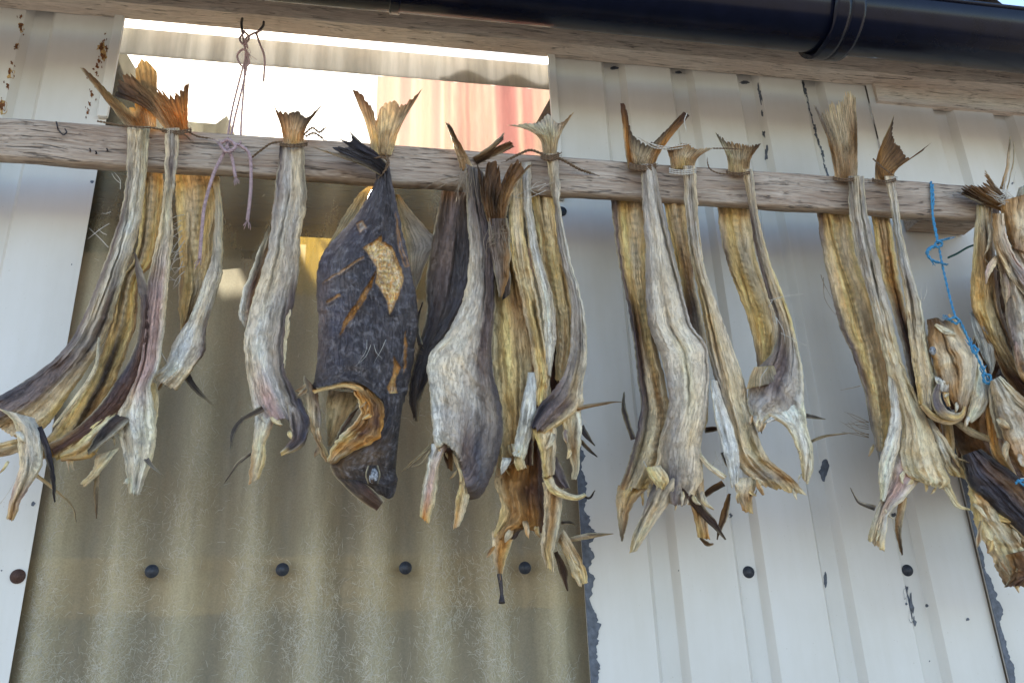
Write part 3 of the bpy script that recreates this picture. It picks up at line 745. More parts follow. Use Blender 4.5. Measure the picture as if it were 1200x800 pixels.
YG = -.20
def proj(p):
    d = np.asarray(p)-CAM; return 600+FPX*(d@rt)/(d@fw), 400-FPX*(d@up)/(d@fw)
def solve_gutter(top, bot, x=1195):
    r, z = .05, at1(x, 50, YG)[2]; X = at1(x, 50, YG)[0]
    for _ in range(60):
        a = [proj((X, YG+r*math.cos(RAD(q)), z+r*math.sin(RAD(q))))[1] for q in range(180, 361, 4)]
        t, b = a[0], max(a); r *= 1+.6*((bot-top)/(b-t)-1); z += ((t+b)/2-(top+bot)/2)*.0011*.6
    return r, z
RG, ZG = solve_gutter(15, 85)
gc = at1(1000, 22, YG)
gut = thing('gutter', 'glossy navy black half round gutter under the roof edge', 'gutter', (gc[0], YG, ZG))
def trough(x0, x1, r, th, a0=-8, a1=188, nseg=30, nx=60):
    V, F = [], []; prof = []
    for k in range(nseg+1):
        a = RAD(180+a0+(a1-a0)*k/nseg); prof.append((r*math.cos(a), r*math.sin(a)))
    for k in range(nseg, -1, -1):
        a = RAD(180+a0+(a1-a0)*k/nseg); prof.append(((r-th)*math.cos(a), (r-th)*math.sin(a)))
    m = len(prof); xs = np.linspace(x0, x1, nx)
    for x in xs:
        for y, z in prof: V.append((x, YG+y, ZG+z+.0008*math.sin(x*9)))
    for i in range(nx-1):
        for j in range(m): F.append([i*m+j, i*m+(j+1) % m, (i+1)*m+(j+1) % m, (i+1)*m+j])
    F.append(list(range(m))[::-1]); F.append([(nx-1)*m+j for j in range(m)])
    return V, F
V, F = trough(-1.9, 2.4, RG, .0022); tro = link('trough', mesh_from('trough', V, F), M['pvc'], gut)
# rolled front lip
lp = [(x, YG-RG, ZG+.004) for x in np.linspace(-1.9, 2.4, 40)]
V, F = tube_geo(lp, .0035, 8); link('lip', mesh_from('lip', V, F), M['pvc'], tro)
xc = at1(990, 60, YG-RG*.3)[0]
for dx in (-.014, .012):
    V, F = trough(xc+dx-.0125, xc+dx+.0125, RG+.010, .009, -6, 190, 30, 6)
    me = mesh_from('bracket', V, F); link('bracket', me, M['pvc'], gut)
xc2 = at1(463, 14, YG)[0]
V, F = trough(xc2-.008, xc2+.008, RG+.003, .0028, 0, 188, 30, 6); link('bracket', mesh_from('bracket', V, F), M['pvc'], gut)

# roof sheet with trapezoid waves reaching over the gutter
roof = thing('roof', 'dark corrugated roof edge above the gutter', 'roof', (0, 1, ZG+.1))
YR = YG-.03; ZR = at1(1187, 13, YR)[2]
def roof_sheet(x0, x1, y0, y1, parent, slope=16):
    # the roof behind the clear panel is left open on purpose, to let daylight in
    sl = math.tan(RAD(slope)); pit = at1(1198, 5, YR)[0]-at1(1110, 5, YR)[0]; c0 = at1(1110, 4, YR)[0]
    xs = [];
    k = math.floor((x0-c0)/pit)-1
    while c0+k*pit < x1+pit:
        for o in (-.36, -.20, .20, .36): xs.append((c0+(k+o)*pit, 0 if abs(o) > .3 else -.026))
        k += 1
    xs = [q for q in xs if x0 <= q[0] <= x1]
    V, F = [], []
    for y in (y0, y1):
        for x, h in xs: V.append((x, y, ZR+.026+h+(y-YR)*sl))
    n = len(xs); F = [[i, i+1, n+i+1, n+i] for i in range(n-1)]
    V2 = [(a, b, c+.0015) for a, b, c in V]; F2 = [[q+2*n for q in f[::-1]] for f in F]
    F3 = [[i, i+2*n, i+2*n+1, i+1] for i in range(n-1)]
    return link('roof_sheet', mesh_from('roof_sheet', V+V2, F+F2+F3, False), M['roof'], parent)
roof_sheet(-1.9, 2.6, YR, -.004, roof); roof_sheet(-1.9, XL-.05, -.004, 2.4, roof); roof_sheet(XR+.03, 2.6, -.004, 2.4, roof)
xq = at1(190, 300, 0)[0]; roof_sheet(XL-.05, xq, .58, 2.4, roof); xq2 = at1(430, 80, .95)[0]; roof_sheet(xq, xq2, .95, 2.4, roof); roof_sheet(xq2, XR+.03, 1.6, 2.4, roof)  # unseen sheets cut back in steps to steer the sunlight behind the panel

# ------------------------------------------------------------------ drying pole
YP = -.135                                  # front face
zt = np.mean([at1(x, y, YP)[2] for x, y in ((10, 138), (400, 166), (800, 194), (1100, 215))])
zb = np.mean([at1(x, y, YP)[2] for x, y in ((10, 184), (400, 213), (800, 240), (1100, 257))])+.006
xe = at1(1170, 235, YP)[0]
PB = YP+.018                                # back face
pole = thing('drying_pole', 'grey weathered wooden pole the dried fish hang over', 'pole', (0, YP+.012, (zt+zb)/2))
xs = np.arange(-1.5, xe, .006); V, F = [], []
sec = [(0, .06), (0, .25), (0, .5), (0, .75), (0, .94), (.06, 1), (.94, 1), (1, .94), (1, .06), (.94, 0), (.06, 0)]
for x in xs:
    for i, (d, h) in enumerate(sec):
        e = .0016*float(fb(np.array(x*22), np.array(i*1.7), 11)); e2 = .0014*float(fb(np.array(x*9), np.array(h*2.0), 12))
        V.append((x, YP+d*.018+e*(1 if d < .1 else -1), zb+h*(zt-zb)+e2+e*(h in (0, 1))))
m = len(sec)
for i in range(len(xs)-1):
    for j in range(m): F.append([i*m+j, (i+1)*m+j, (i+1)*m+(j+1) % m, i*m+(j+1) % m])
F.append(list(range(m))); F.append([(len(xs)-1)*m+j for j in range(m)][::-1])
link('batten', mesh_from('batten', V, F), M['pole'], pole)
tube('nail', [(66, 143, YP-.004), (67, 147, YP-.006), (68, 152, YP-.002)], .0011, M['nail'], pole)
tube('nail', [(68, 152, YP-.003), (74, 158, YP-.006), (78, 155, YP-.004), (76, 151, YP-.004)], .0009, M['nail'], pole)
for x, y in ((105, 178), (112, 181), (125, 178)): tube('nail', [(x, y, YP+.004), (x+1, y-2, YP-.004), (x, y-4, YP-.005)], .0011, M['nail'], pole)
blk = edge_board('pole_bracket', 'short dark wooden block under the right end of the drying pole', .03, 276, 1140, PB+.003, .105, at1(1114, 262, PB)[0], at1(1185, 262, PB)[0], 'pole')
blk['category'] = 'bracket'

# ------------------------------------------------------------------ dried fish
FR, BK = -.152, -.088                       # in front of the pole, behind it
GR = 'dried fish hanging in pairs over the pole'
def fish(label, px, py, Y, name='dried_fish', cat='dried fish', group=GR):
    return thing(name, label, cat, at1(px, py, Y), group)
def tail(p, L, R, T, cols=((0, 'BBB'), (.6, 'oBb'), (1, 'bnb')), Y=FR+.006, jag=3, **k):
    k.setdefault('dy', (.006, -.004, .004)); k.setdefault('jf', 16)
    return flap(p, 'tail_fin', L, R, list(cols), Y=Y, T=T, jag=jag, mat='fin', bulge=k.pop('bulge', [.007, .003, .0005]), wr=k.pop('wr', .0011), rag=.6, nu=44, nv=34, rid=16, **k)
def fin(p, path, w, cols=((0, 'vv'), (1, 'dn')), Y=FR-.01, **k):
    P_ = np.array(path, float)
    if len(P_) > 2:
        d_ = P_[-1]-P_[0]; n_ = np.array([-d_[1], d_[0]])*rnd.uniform(-.10, .10); P_[1:-1] += n_
    w = [q*.82 for q in w]; k.setdefault('dy', (0, rnd.uniform(-.006, .002), rnd.uniform(-.016, .004)))
    return strip(p, 'pectoral_fin', P_.tolist(), w, list(cols), Y=Y, mat=k.pop('mat', 'fin'), wr=.0010, rag=.9, **k)

# --- A: left pair
a1 = fish('long curved purple grey dried fish at the far left, tail split wide', 160, 150, FR)
tail(a1, [(148, 149), (122, 116), (93, 79)], [(183, 149), (184, 118), (184, 84)], [(93, 79), (104, 84), (146, 124), (158, 118), (161, 76), (172, 72), (184, 84)], ((0, 'tBt'), (.5, 'BBB'), (1, 'byy')))
flap(a1, 'body', [(149, 148), (148, 205), (140, 255), (118, 320), (96, 375), (72, 412), (38, 440), (0, 463), (-40, 480)],
     [(176, 148), (172, 200), (164, 265), (150, 312), (128, 384), (109, 423), (76, 470), (56, 498), (30, 520)],
     [(0, 'ttc'), (.12, 'gwc'), (.3, 'pWw'), (.5, 'pwpc'), (.7, 'ppgt'), (.85, 'vpty'), (1, 'vptt')], Y=FR, dy=(0, .008, .02, .03, .02, .01), bulge=[.007, .012, .02, .026, .03, .026], wr=.0034, rid=9, nu=40)
flap(a1, 'gill_flap', [(-2, 478), (16, 495), (20, 520), (22, 548), (14, 576), (8, 607)], [(40, 490), (50, 512), (50, 542), (41, 560), (26, 584), (16, 610)],
     [(0, 'twW'), (.5, 'twc'), (.75, 'ktk'), (1, 'yoy')], Y=FR-.026, dy=(0, -.004, .006), bulge=.008, wr=.002, nu=24)
flap(a1, 'gill_flap', [(30, 512), (10, 516), (-20, 524)], [(34, 524), (8, 534), (-20, 536)], [(0, 'yt'), (1, 'tb')], Y=FR-.006, bulge=.005, nu=14)
fin(a1, [(46, 500), (53, 530), (59, 560), (64, 588)], (9, 10, 8, 2), Y=FR-.036)
fin(a1, [(40, 555), (62, 580), (80, 598), (89, 612)], (6, 5, 4, 1), ((0, 'yt'), (1, 'nl')), Y=FR-.01)
strip(a1, 'gill_flap', [(116, 395), (112, 430), (92, 462), (62, 500)], (3, 5, 5, 3), [(0, 'tc'), (1, 'ct')], Y=FR-.022, dy=(0, .01))
hairs(a1, 'stray_hair', [(141, 215, 131, 203, FR), (141, 222, 134, 202, FR), (128, 262, 103, 280, FR), (130, 248, 119, 250, FR), (125, 275, 115, 268, FR), (0, 590, 18, 560, FR-.03), (127, 290, 104, 267, FR)])
a2 = fish('dried fish hanging behind the far left one, yellow brown flesh side out', 175, 205, BK)
flap(a2, 'body', [(168, 190), (166, 240), (158, 300), (142, 330), (128, 385), (106, 440), (80, 480), (55, 512), (20, 530)],
     [(192, 190), (190, 240), (182, 300), (165, 330), (158, 385), (138, 440), (118, 480), (92, 525), (40, 540)],
     [(0, 'yty'), (.3, 'ytyB'), (.42, 'ytyb'), (.55, 'BynyB'), (.75, 'tynBy'), (1, 'ytyB')], Y=BK-.016, dy=(.012, .005, -.012, -.025, -.03), bulge=[.006, .008, .012, .012], wr=.003, spine=(.45, .13, .004, .011), rid=8)
strip(a2, 'belly_flap', [(158, 296), (163, 318), (168, 340), (172, 366)], (2, 9, 13, 3), [(0, 'Gp'), (1, 'mg')], Y=FR+.024)
a3 = fish('second dried fish from the left, pink streak down its side and white bottom end', 205, 150, FR)
tail(a3, [(193, 151), (178, 133), (160, 122), (134, 113)], [(221, 156), (220, 125), (222, 95)], [(134, 113), (142, 92), (150, 84), (163, 100), (168, 95), (186, 106), (200, 112), (208, 108), (222, 95)], ((0, 'tBB'), (.5, 'bBo'), (1, 'nBb')), jag=6, Y=FR)
flap(a3, 'belly_side', [(166, 345), (160, 400), (140, 440), (118, 472), (90, 500), (58, 520)], [(178, 345), (174, 400), (164, 450), (146, 480), (116, 508), (66, 540)],
     [(0, 'pm'), (.4, 'vmp'), (.8, 'mmb'), (1, 'Bmy')], Y=FR+.006, dy=(0, -.004, -.006), bulge=.012, wr=.0026, rid=10)
flap(a3, 'body', [(194, 150), (193, 200), (191, 235), (184, 277), (173, 330), (167, 387), (163, 425), (150, 462), (136, 492), (144, 530), (150, 577)],
     [(210, 150), (208, 195), (202, 235), (203, 272), (197, 336), (193, 387), (186, 430), (177, 455), (184, 492), (180, 532), (163, 580)],
     [(0, 'tGt'), (.12, 'wpw'), (.25, 'tct'), (.45, 'pkt'), (.65, 'kkW'), (.78, 'wWc'), (.9, 'WWc'), (1, 'cWW')], Y=FR-.006, dy=(0, .002, .008, 0, -.004), bulge=[.006, .007, .01, .014, .014, .008], wr=.0026, rid=7)
flap(a3, 'gill_flap', [(142, 480), (112, 494), (86, 518), (68, 528)], [(148, 496), (122, 514), (106, 536), (72, 541)], [(0, 'ct'), (.5, 'yty'), (1, 'tyB')], Y=FR-.01, bulge=.008, wr=.003, nu=18)
flap(a3, 'pectoral_fin', [(136, 485), (118, 502), (102, 527)], [(156, 491), (134, 510), (104, 533)], [(0, 'vpW'), (.6, 'vdW'), (1, 'dW')], Y=FR-.024, bulge=.003, mat='fin', nu=20)
flap(a3, 'gill_flap', [(112, 533), (108, 550), (93, 567)], [(141, 524), (118, 553), (100, 571)], [(0, 'tc'), (1, 'yt')], Y=FR-.018, bulge=.006, nu=16)
fin(a3, [(114, 552), (114, 580), (113, 607)], (9, 7, 2), ((0, 'tl'), (1, 'nb')), Y=FR-.01)
fin(a3, [(168, 533), (178, 546), (192, 557)], (8, 5, 1), ((0, 'gd'), (1, 'gW')), Y=FR-.02)
flap(a3, 'gill_flap', [(174, 448), (174, 468), (178, 500)], [(184, 450), (186, 475), (182, 505)], [(0, 'yy'), (1, 'tc')], Y=FR-.004, bulge=.003, nu=12)
hairs(a3, 'stray_hair', [(197+rnd.uniform(-3, 3), y, 203+rnd.uniform(2, 9), y+rnd.uniform(-4, 12), FR+.01) for y in range(262, 330, 6)], r=.0004)
a4 = fish('yellow dried fish behind the lilac rope, twisted white lower end', 230, 209, BK)
flap(a4, 'flesh', [(204, 192), (206, 240), (210, 300), (209, 350), (212, 388)], [(254, 192), (257, 240), (250, 290), (240, 335), (222, 378)],
     [(0, 'yty'), (.4, 'ytyt'), (.7, 'Byty'), (1, 'yBy')], Y=BK, dy=(0, -.006), bulge=.007, wr=.0026, spine=(.5, .1, .004, .010), rid=8)
flap(a4, 'body', [(249, 205), (252, 250), (248, 300), (240, 325), (224, 368), (203, 402), (193, 428), (174, 440)], [(257, 205), (261, 250), (261, 305), (258, 330), (243, 382), (240, 412), (222, 438), (207, 458)],
     [(0, 'tc'), (.35, 'wwc'), (.6, 'Wwg'), (.8, 'wLwp'), (.9, 'WWt'), (1, 'Wwt')], Y=BK-.022, dy=(.01, 0, -.006, -.012), bulge=[.004, .006, .012, .014, .010], wr=.003)
fin(a4, [(216, 434), (226, 455), (250, 475)], (13, 8, 1), ((0, 'ds'), (1, 'nn')), Y=BK-.03)
hairs(a4, 'stray_hair', [(214+rnd.uniform(-3, 3), y, 202+rnd.uniform(-4, 4), y+rnd.uniform(5, 24), BK-.012) for y in range(252, 330, 6)]+[(196, 425, 160, 386, BK-.04)], r=.0006)

# --- B
b = fish('single slim grey dried fish between the lilac rope and the big dark fish', 345, 168, FR)
tail(b, [(333, 170), (329, 148), (320, 121)], [(356, 170), (359, 150), (379, 121)], [(320, 121), (327, 130), (340, 132), (349, 130), (359, 137), (367, 132), (379, 121)], ((0, 'tyt'), (.5, 'BtB'), (1, 'bnb')), jag=1.5)
flap(b, 'body', [(328, 169), (324, 208), (319, 249), (315, 285), (304, 325), (290, 372), (286, 402), (290, 445), (297, 478), (303, 492)],
     [(355, 169), (359, 210), (359, 240), (353, 275), (350, 320), (342, 370), (335, 405), (335, 435), (347, 462), (361, 492)],
     [(0, 'dGtp'), (.12, 'pGtd'), (.3, 'GwGt'), (.55, 'wwGp'), (.75, 'wWGp'), (.9, 'wkGv'), (1, 'Wkpv')], Y=FR, dy=(0, .006, .01, 0, 0), bulge=[.007, .012, .018, .02, .018], wr=.0026)
flap(b, 'belly_flap', [(315, 264), (295, 313), (282, 350), (280, 370), (287, 384)], [(320, 279), (312, 315), (301, 346), (298, 370), (291, 386)], [(0, 'cB'), (.5, 'WmB'), (1, 'wb')], Y=FR+.012, bulge=-.006, wr=.002, nu=20)
flap(b, 'gill_flap', [(299, 484), (297, 510), (294, 535), (291, 568)], [(327, 486), (314, 512), (311, 540), (305, 560)], [(0, 'Wwk'), (.5, 'tcy'), (1, 'oty')], Y=FR-.006, bulge=.007, wr=.0025, nu=18)
flap(b, 'gill_flap', [(336, 466), (338, 490), (342, 512), (328, 529)], [(352, 466), (363, 497), (354, 524), (330, 534)], [(0, 'Gv'), (.6, 'pv'), (.85, 'pvt'), (1, 'cyy')], Y=FR-.008, bulge=.010, wr=.002, nu=20)
flap(b, 'belly_flap', [(331, 360), (330, 400), (329, 430)], [(341, 360), (337, 400), (335, 432)], [(0, 'ct'), (1, 'tc')], Y=FR-.006, bulge=.003, rag=2.2, nu=12)
fin(b, [(308, 478), (286, 492), (274, 508), (271, 527)], (9, 8, 6, 2), ((0, 'gn'), (1, 'ds')), Y=FR-.02)
fin(b, [(294, 531), (280, 545), (263, 566)], (5, 6, 1), ((0, 'sG'), (1, 'sn')), Y=FR-.01)

# --- C: big dark whole fish with its partner
c2 = fish('pale dried fish behind the big dark one, cream forked tail and see-through fins', 450, 175, BK)
tail(c2, [(437, 182), (430, 150), (413, 105)], [(459, 182), (470, 148), (495, 104)], [(413, 105), (424, 110), (436, 128), (441, 142), (447, 124), (460, 119), (474, 122), (495, 104)], ((0, 'ctc'), (.5, 'tct'), (1, 'btb')), Y=FR+.012, jag=2.5)
flap(c2, 'body', [(440, 180), (438, 230), (425, 280), (410, 340), (400, 420), (395, 455)], [(458, 180), (462, 230), (470, 280), (474, 340), (466, 420), (440, 460)], [(0, 'tt'), (1, 'tB')], Y=BK, bulge=.008)
flap(c2, 'pelvic_fin', [(421, 226), (402, 254), (384, 288)], [(452, 204), (434, 250), (398, 290)], [(0, 'ct'), (1, 'lt')], Y=BK-.01, bulge=.001, mat='membrane', wr=.0012, rid=20)
flap(c2, 'dorsal_fin', [(463, 228), (473, 284), (484, 342)], [(468, 228), (490, 257), (514, 284), (503, 301), (487, 344)], [(0, 'lt'), (.5, 'lGg'), (1, 'tg')], Y=BK-.012, bulge=.002, mat='membrane', wr=.0014, rid=4)
c = fish('big whole dark purple dried fish hanging head down, torn skin patch and open gill', 448, 196, FR)
flap(c, 'tail_fin', [(446, 206), (424, 194), (396, 184), (362, 171)], [(454, 192), (440, 178), (425, 168), (410, 154)], [(0, 'vdv'), (.6, 'wsv'), (1, 'wsd')], T=[(362, 171), (396, 179), (388, 172), (408, 172), (398, 163), (412, 166), (410, 154)],
     Y=FR-.012, bulge=.003, mat='fin', wr=.0012, nu=40, nv=34, jag=2, rid=12, rag=.5)
cb = flap(c, 'body', [(443, 190), (438, 216), (419, 250), (388, 284), (374, 306), (371, 340), (373, 375), (372, 424), (366, 455)],
     [(455, 190), (464, 235), (470, 262), (476, 290), (482, 318), (489, 356), (489, 385), (482, 435), (474, 472)],
     [(0, 'sVs'), (.15, 'vsVs'), (.3, 'pvVs'), (.5, 'vsVVs'), (.75, 'pvVVd'), (1, 'VVddd')], Y=FR+.004, T=[(366, 455), (385, 452), (405, 447), (425, 451), (440, 462), (455, 474), (474, 472)],
     dy=(-.004, .0, .006, .004), bulge=[.008, .018, .026, .03, .028], back=[.006, .01, .012], wr=.0024, rid=8, nu=110, nv=210, power=.5, jag=.4, mat='dark', paint=(
     ([(426, 290), (437, 285), (446, 276), (447, 283), (458, 288), (466, 306), (473, 325), (468, 345), (457, 368), (452, 348), (441, 332), (443, 312), (435, 303)], 'yotyBt', .0016),
     ([(441, 318), (431, 345), (414, 370), (398, 392), (402, 378), (420, 352)], 'obBo', .0018),
     ([(475, 388), (477, 405), (476, 422), (473, 436), (474, 420), (474, 402)], 'mBo', .001),
     ([(462, 418), (469, 430), (462, 446), (466, 462), (463, 478), (457, 468), (454, 452), (461, 438)], 'oBy', .001),
     ([(382, 354), (398, 344), (399, 346), (384, 356)], 'BG', .0003), ([(378, 331), (402, 316), (425, 301), (425, 303), (400, 319)], 'Gg', .0002),
     ([(464, 250), (472, 290), (480, 312), (474, 312), (466, 285)], 'vs', .0), ([(418, 262), (424, 258), (430, 266), (422, 272)], 'pGp', .0)))
bc = bvh(cb)
ch = flap(c, 'head', [(440, 462), (445, 490), (432, 512), (408, 524), (388, 540), (391, 556), (402, 566), (424, 574)],
     [(474, 460), (470, 490), (466, 526), (464, 552), (466, 562), (464, 574), (461, 582)], [(0, 'VVd'), (.25, 'ndd'), (.6, 'nnd'), (.85, 'ndd'), (1, 'mnd')],
     T=[(424, 574), (436, 577), (447, 580), (455, 584), (461, 582)], Y=FR+.004, bulge=[.026, .026, .03, .026, .018], back=.012, wr=.0024, nu=60, nv=90, rag=.6, power=.5, mat='dark')
hd = bvh(ch)
flap(ch, 'jaw', [(396, 562), (412, 578), (428, 591), (441, 599)], [(424, 562), (437, 573), (445, 581), (450, 587)], [(0, 'nd'), (.5, 'nm'), (1, 'mn')], Y=FR-.012, dy=(0, -.006, -.004), bulge=[.012, .009, .004], wr=.0018, nu=26, rag=.5)
flap(ch, 'eye_socket', [(431, 545), (428, 556), (431, 567)], [(443, 545), (446, 556), (443, 568)], [(0, 'dd'), (.5, 'dndd'), (1, 'nd')], on=hd, bulge=.002, wr=.0012, nu=16, rag=.4)
h = hd.ray_cast(Vector(CAM), Vector(dirs(437, 558)).normalized())[0] or Vector(at1(437, 558, FR-.02))
bm = bmesh.new(); bmesh.ops.create_uvsphere(bm, u_segments=20, v_segments=14, radius=1)
for v in bm.verts: v.co = Vector((h.x+v.co.x*.0062, h.y-.0036+v.co.y*.0034, h.z+v.co.z*.0098))
link('eye', bm_mesh('eye', bm, True), M['eye'], ch)
flap(c, 'gill_rim', [(366, 457), (385, 453), (405, 449), (424, 453), (430, 464)], [(367, 461), (386, 457), (405, 454), (420, 459), (426, 468)], [(0, 'oy'), (.5, 'oyo'), (1, 'oBo')], Y=FR-.019, bulge=.0015, nu=12, sink=0, rag=1.6)
flap(c, 'gill_rim', [(414, 458), (421, 472), (421, 486), (410, 499), (397, 511), (388, 524), (382, 541)], [(437, 457), (449, 474), (449, 496), (444, 513), (428, 525), (406, 534), (389, 544)],
     [(0, 'oBo'), (.15, 'yobB'), (.35, 'oBbmo'), (.5, 'obmBo'), (.65, 'cyBoy'), (.82, 'yoty'), (1, 'ytB')], Y=FR-.017, dy=(.004, -.003, .004), bulge=[.003, .004, .003], wr=.0062, nu=44, rag=3.2, sink=0, rid=12)
flap(c, 'gill_flap', [(356, 440), (358, 468), (364, 505), (382, 541)], [(372, 456), (376, 482), (378, 512), (389, 541)], [(0, 'nb'), (.4, 'tg'), (1, 'By')], Y=FR-.002, bulge=.006, wr=.0026, nu=18, rag=2)
flap(c, 'gill_flap', [(384, 456), (382, 490), (384, 522)], [(424, 462), (408, 492), (390, 522)], [(0, 'tl'), (.6, 'lB'), (1, 'Bl')], Y=FR+.022, bulge=-.006, wr=.002, nu=18)
flap(c, 'gill_flap', [(398, 520), (408, 500), (420, 478)], [(390, 520), (404, 492), (426, 470)], [(0, 'nm'), (1, 'mn')], Y=FR+.012, bulge=.002, nu=10)
hairs(c, 'stray_hair', [(424, 462, 436, 470, FR-.02), (428, 460, 434, 478, FR-.02)]+[(440+rnd.uniform(-6, 2), 470+rnd.uniform(-8, 30), 432+rnd.uniform(-8, 8), 480+rnd.uniform(0, 30), FR-.021) for _ in range(14)], 'hair', .0005)
hairs(c, 'stray_hair', [(436, 400, 415, 430, FR-.024), (438, 402, 448, 420, FR-.024), (430, 398, 420, 425, FR-.024), (452, 398, 438, 425, FR-.025)], 'fibre', .0003)

# --- D
d1 = fish('slate grey dried fish behind the pole, right beside the big dark one', 535, 233, BK)
flap(d1, 'body', [(520, 215), (506, 280), (499, 330), (500, 365), (492, 400), (484, 428), (479, 460), (484, 488)], [(556, 215), (556, 300), (548, 350), (527, 390), (509, 415), (503, 440), (493, 470), (491, 495)],
     [(0, 'npn'), (.3, 'npss'), (.6, 'sVss'), (.85, 'dsd'), (1, 'dnt')], Y=BK-.01, bulge=[.006, .012, .014, .010], wr=.0026, rid=8)
fin(d1, [(495, 354), (492, 380), (493, 404)], (2, 6, 6), ((0, 'nd'), (1, 'ds')), Y=BK-.016)
hairs(d1, 'stray_hair', [(505, 415, 484, 405, BK-.02), (505, 416, 486, 412, BK-.02), (504, 414, 490, 400, BK-.02), (503, 418, 492, 420, BK-.02)], 'hair')
d2 = fish('fat white grey dried fish with a purple right side, next to the big dark one', 556, 200, FR)
flap(d2, 'tail_fin', [(540, 200), (532, 172), (522, 145)], [(557, 200), (541, 170), (526, 144)], [(0, 'Bt'), (.5, 'tB'), (1, 'bn')], Y=FR, mat='fin', bulge=.004, wr=.0016, jag=3, nu=20)
d2b = flap(d2, 'body', [(546, 192), (547, 246), (550, 300), (542, 352), (524, 390), (501, 419), (504, 463), (508, 516), (514, 526)],
     [(566, 202), (571, 245), (580, 292), (580, 367), (577, 425), (588, 478), (587, 525), (566, 577), (550, 586)],
     [(0, 'pgp'), (.15, 'gpv'), (.35, 'wGpv'), (.55, 'wwGpv'), (.75, 'WwGgs'), (.92, 'WGpss'), (1, 'cwpn')], Y=FR-.004, T=[(514, 526), (522, 521), (533, 528), (541, 552), (550, 586)],
     dy=(0, .004, .004, -.004), bulge=[.008, .014, .02, .03, .03], wr=.0030, rid=10, nu=48)
flap(d2, 'gill_flap', [(503, 520), (499, 550), (494, 580), (491, 604)], [(526, 518), (515, 545), (511, 580), (503, 614)], [(0, 'Wwk'), (.6, 'Wkc'), (1, 'yoy')], Y=FR-.012, bulge=.007, wr=.0026, nu=18)
flap(d2, 'gill_flap', [(530, 530), (538, 560), (534, 590), (531, 620)], [(544, 545), (551, 575), (547, 596), (538, 616)], [(0, 'tc'), (.6, 'yt'), (1, 'ot')], Y=FR-.016, bulge=.006, wr=.0026, nu=16)
flap(d2, 'gill_flap', [(516, 524), (520, 535), (524, 548)], [(532, 524), (532, 538), (530, 552)], [(0, 'mm'), (1, 'mB')], Y=FR+.01, bulge=.002, nu=10)
for q in range(4): fin(d2, [(506, 520+q*2), (492, 532+q*3), (470+q*4, 553-q*2)], (3, 3, 1), ((0, 'nl'), (1, 'bl')), Y=FR-.012-.002*q)
hairs(d2, 'stray_hair', [(546+rnd.uniform(-6, 8), 195+rnd.uniform(0, 20), 545+rnd.uniform(-16, 16), 225+rnd.uniform(-10, 20), FR-.014) for _ in range(22)]+
      [(540, 208, 496, 222, FR-.012), (540, 210, 504, 224, FR-.012), (536, 212, 512, 222, FR-.012), (538, 206, 500, 218, FR-.012)], 'hair', .0006)

# --- E: the thick bundle
e0 = fish('dried fish in the middle bundle with a ragged dark tail bent forward', 585, 262, FR)
flap(e0, 'tail_fin', [(573, 264), (563, 228), (559, 190)], [(592, 264), (602, 222), (624, 192)], [(0, 'Bbb'), (.5, 'bnB'), (1, 'nbb')], T=[(559, 190), (566, 205), (573, 186), (584, 192), (588, 215), (596, 196), (608, 188), (612, 196), (624, 192)],
     Y=FR-.018, dy=(.006, -.004), bulge=.006, mat='fin', wr=.0022, jag=4, nu=44, nv=34, rid=14)
flap(e0, 'stem', [(572, 256), (573, 285), (579, 318), (585, 348)], [(594, 256), (598, 285), (597, 318), (589, 348)], [(0, 'pn'), (1, 'gB')], Y=FR-.012, bulge=.011, wr=.005, rid=10)
flap(e0, 'body', [(574, 285), (577, 340), (576, 400), (582, 470), (584, 548)], [(600, 285), (614, 330), (628, 380), (630, 440), (624, 545)],
     [(0, 'nByB'), (.3, 'lyBm'), (.6, 'lylb'), (1, 'lBm')], Y=FR+.028, bulge=[.008, .012, .012, .01], wr=.0032, rid=8)
flap(e0, 'belly_flap', [(586, 295), (586, 330), (588, 352)], [(597, 300), (598, 330), (597, 345)], [(0, 'dp'), (1, 'dn')], Y=FR+.004, bulge=.004, nu=14)
hairs(e0, 'stray_hair', [(585+rnd.uniform(-12, 12), 255+rnd.uniform(0, 30), 585+rnd.uniform(-16, 16), 280+rnd.uniform(-14, 26), FR-.024) for _ in range(30)], 'hair', .0005)
e2 = fish('yellow dried fish with a white strip down its side in the middle bundle', 612, 200, FR)
flap(e2, 'tail_fin', [(553, 184), (572, 172), (591, 155)], [(560, 194), (584, 182), (603, 172)], [(0, 'bn'), (.6, 'Bb'), (1, 'nb')], T=[(591, 155), (590, 164), (580, 172), (596, 166), (603, 172)], Y=FR+.02, bulge=.006, mat='fin', wr=.002, jag=3, nu=30)
flap(e2, 'body', [(602, 196), (596, 270), (600, 312), (609, 345), (619, 393), (626, 440), (625, 478)], [(614, 196), (614, 270), (624, 320), (632, 360), (638, 393), (645, 440), (641, 472)],
     [(0, 'tt'), (.3, 'yty'), (.6, 'tyt'), (1, 'tyt')], Y=FR+.006, bulge=[.006, .010, .012], wr=.0036, rid=6)
flap(e2, 'skin_side', [(611, 190), (613, 240), (622, 300), (634, 350), (637, 390), (641, 438)], [(622, 190), (624, 240), (634, 300), (648, 350), (652, 390), (646, 442)], [(0, 'gw'), (.5, 'wWg'), (1, 'Ww')], Y=FR+.002, bulge=.008, wr=.0018)
flap(e2, 'gill_flap', [(619, 436), (610, 480), (603, 520), (600, 532)], [(628, 436), (628, 480), (622, 515), (614, 540)], [(0, 'LL'), (.7, 'LWL'), (1, 'Wc')], Y=FR-.006, bulge=.008, wr=.0018, nu=18)
flap(e2, 'gill_flap', [(600, 520), (602, 540), (606, 552)], [(613, 520), (614, 540), (616, 548)], [(0, 'cy'), (1, 'yt')], Y=FR-.008, bulge=.004, wr=.003, nu=14, rag=2)
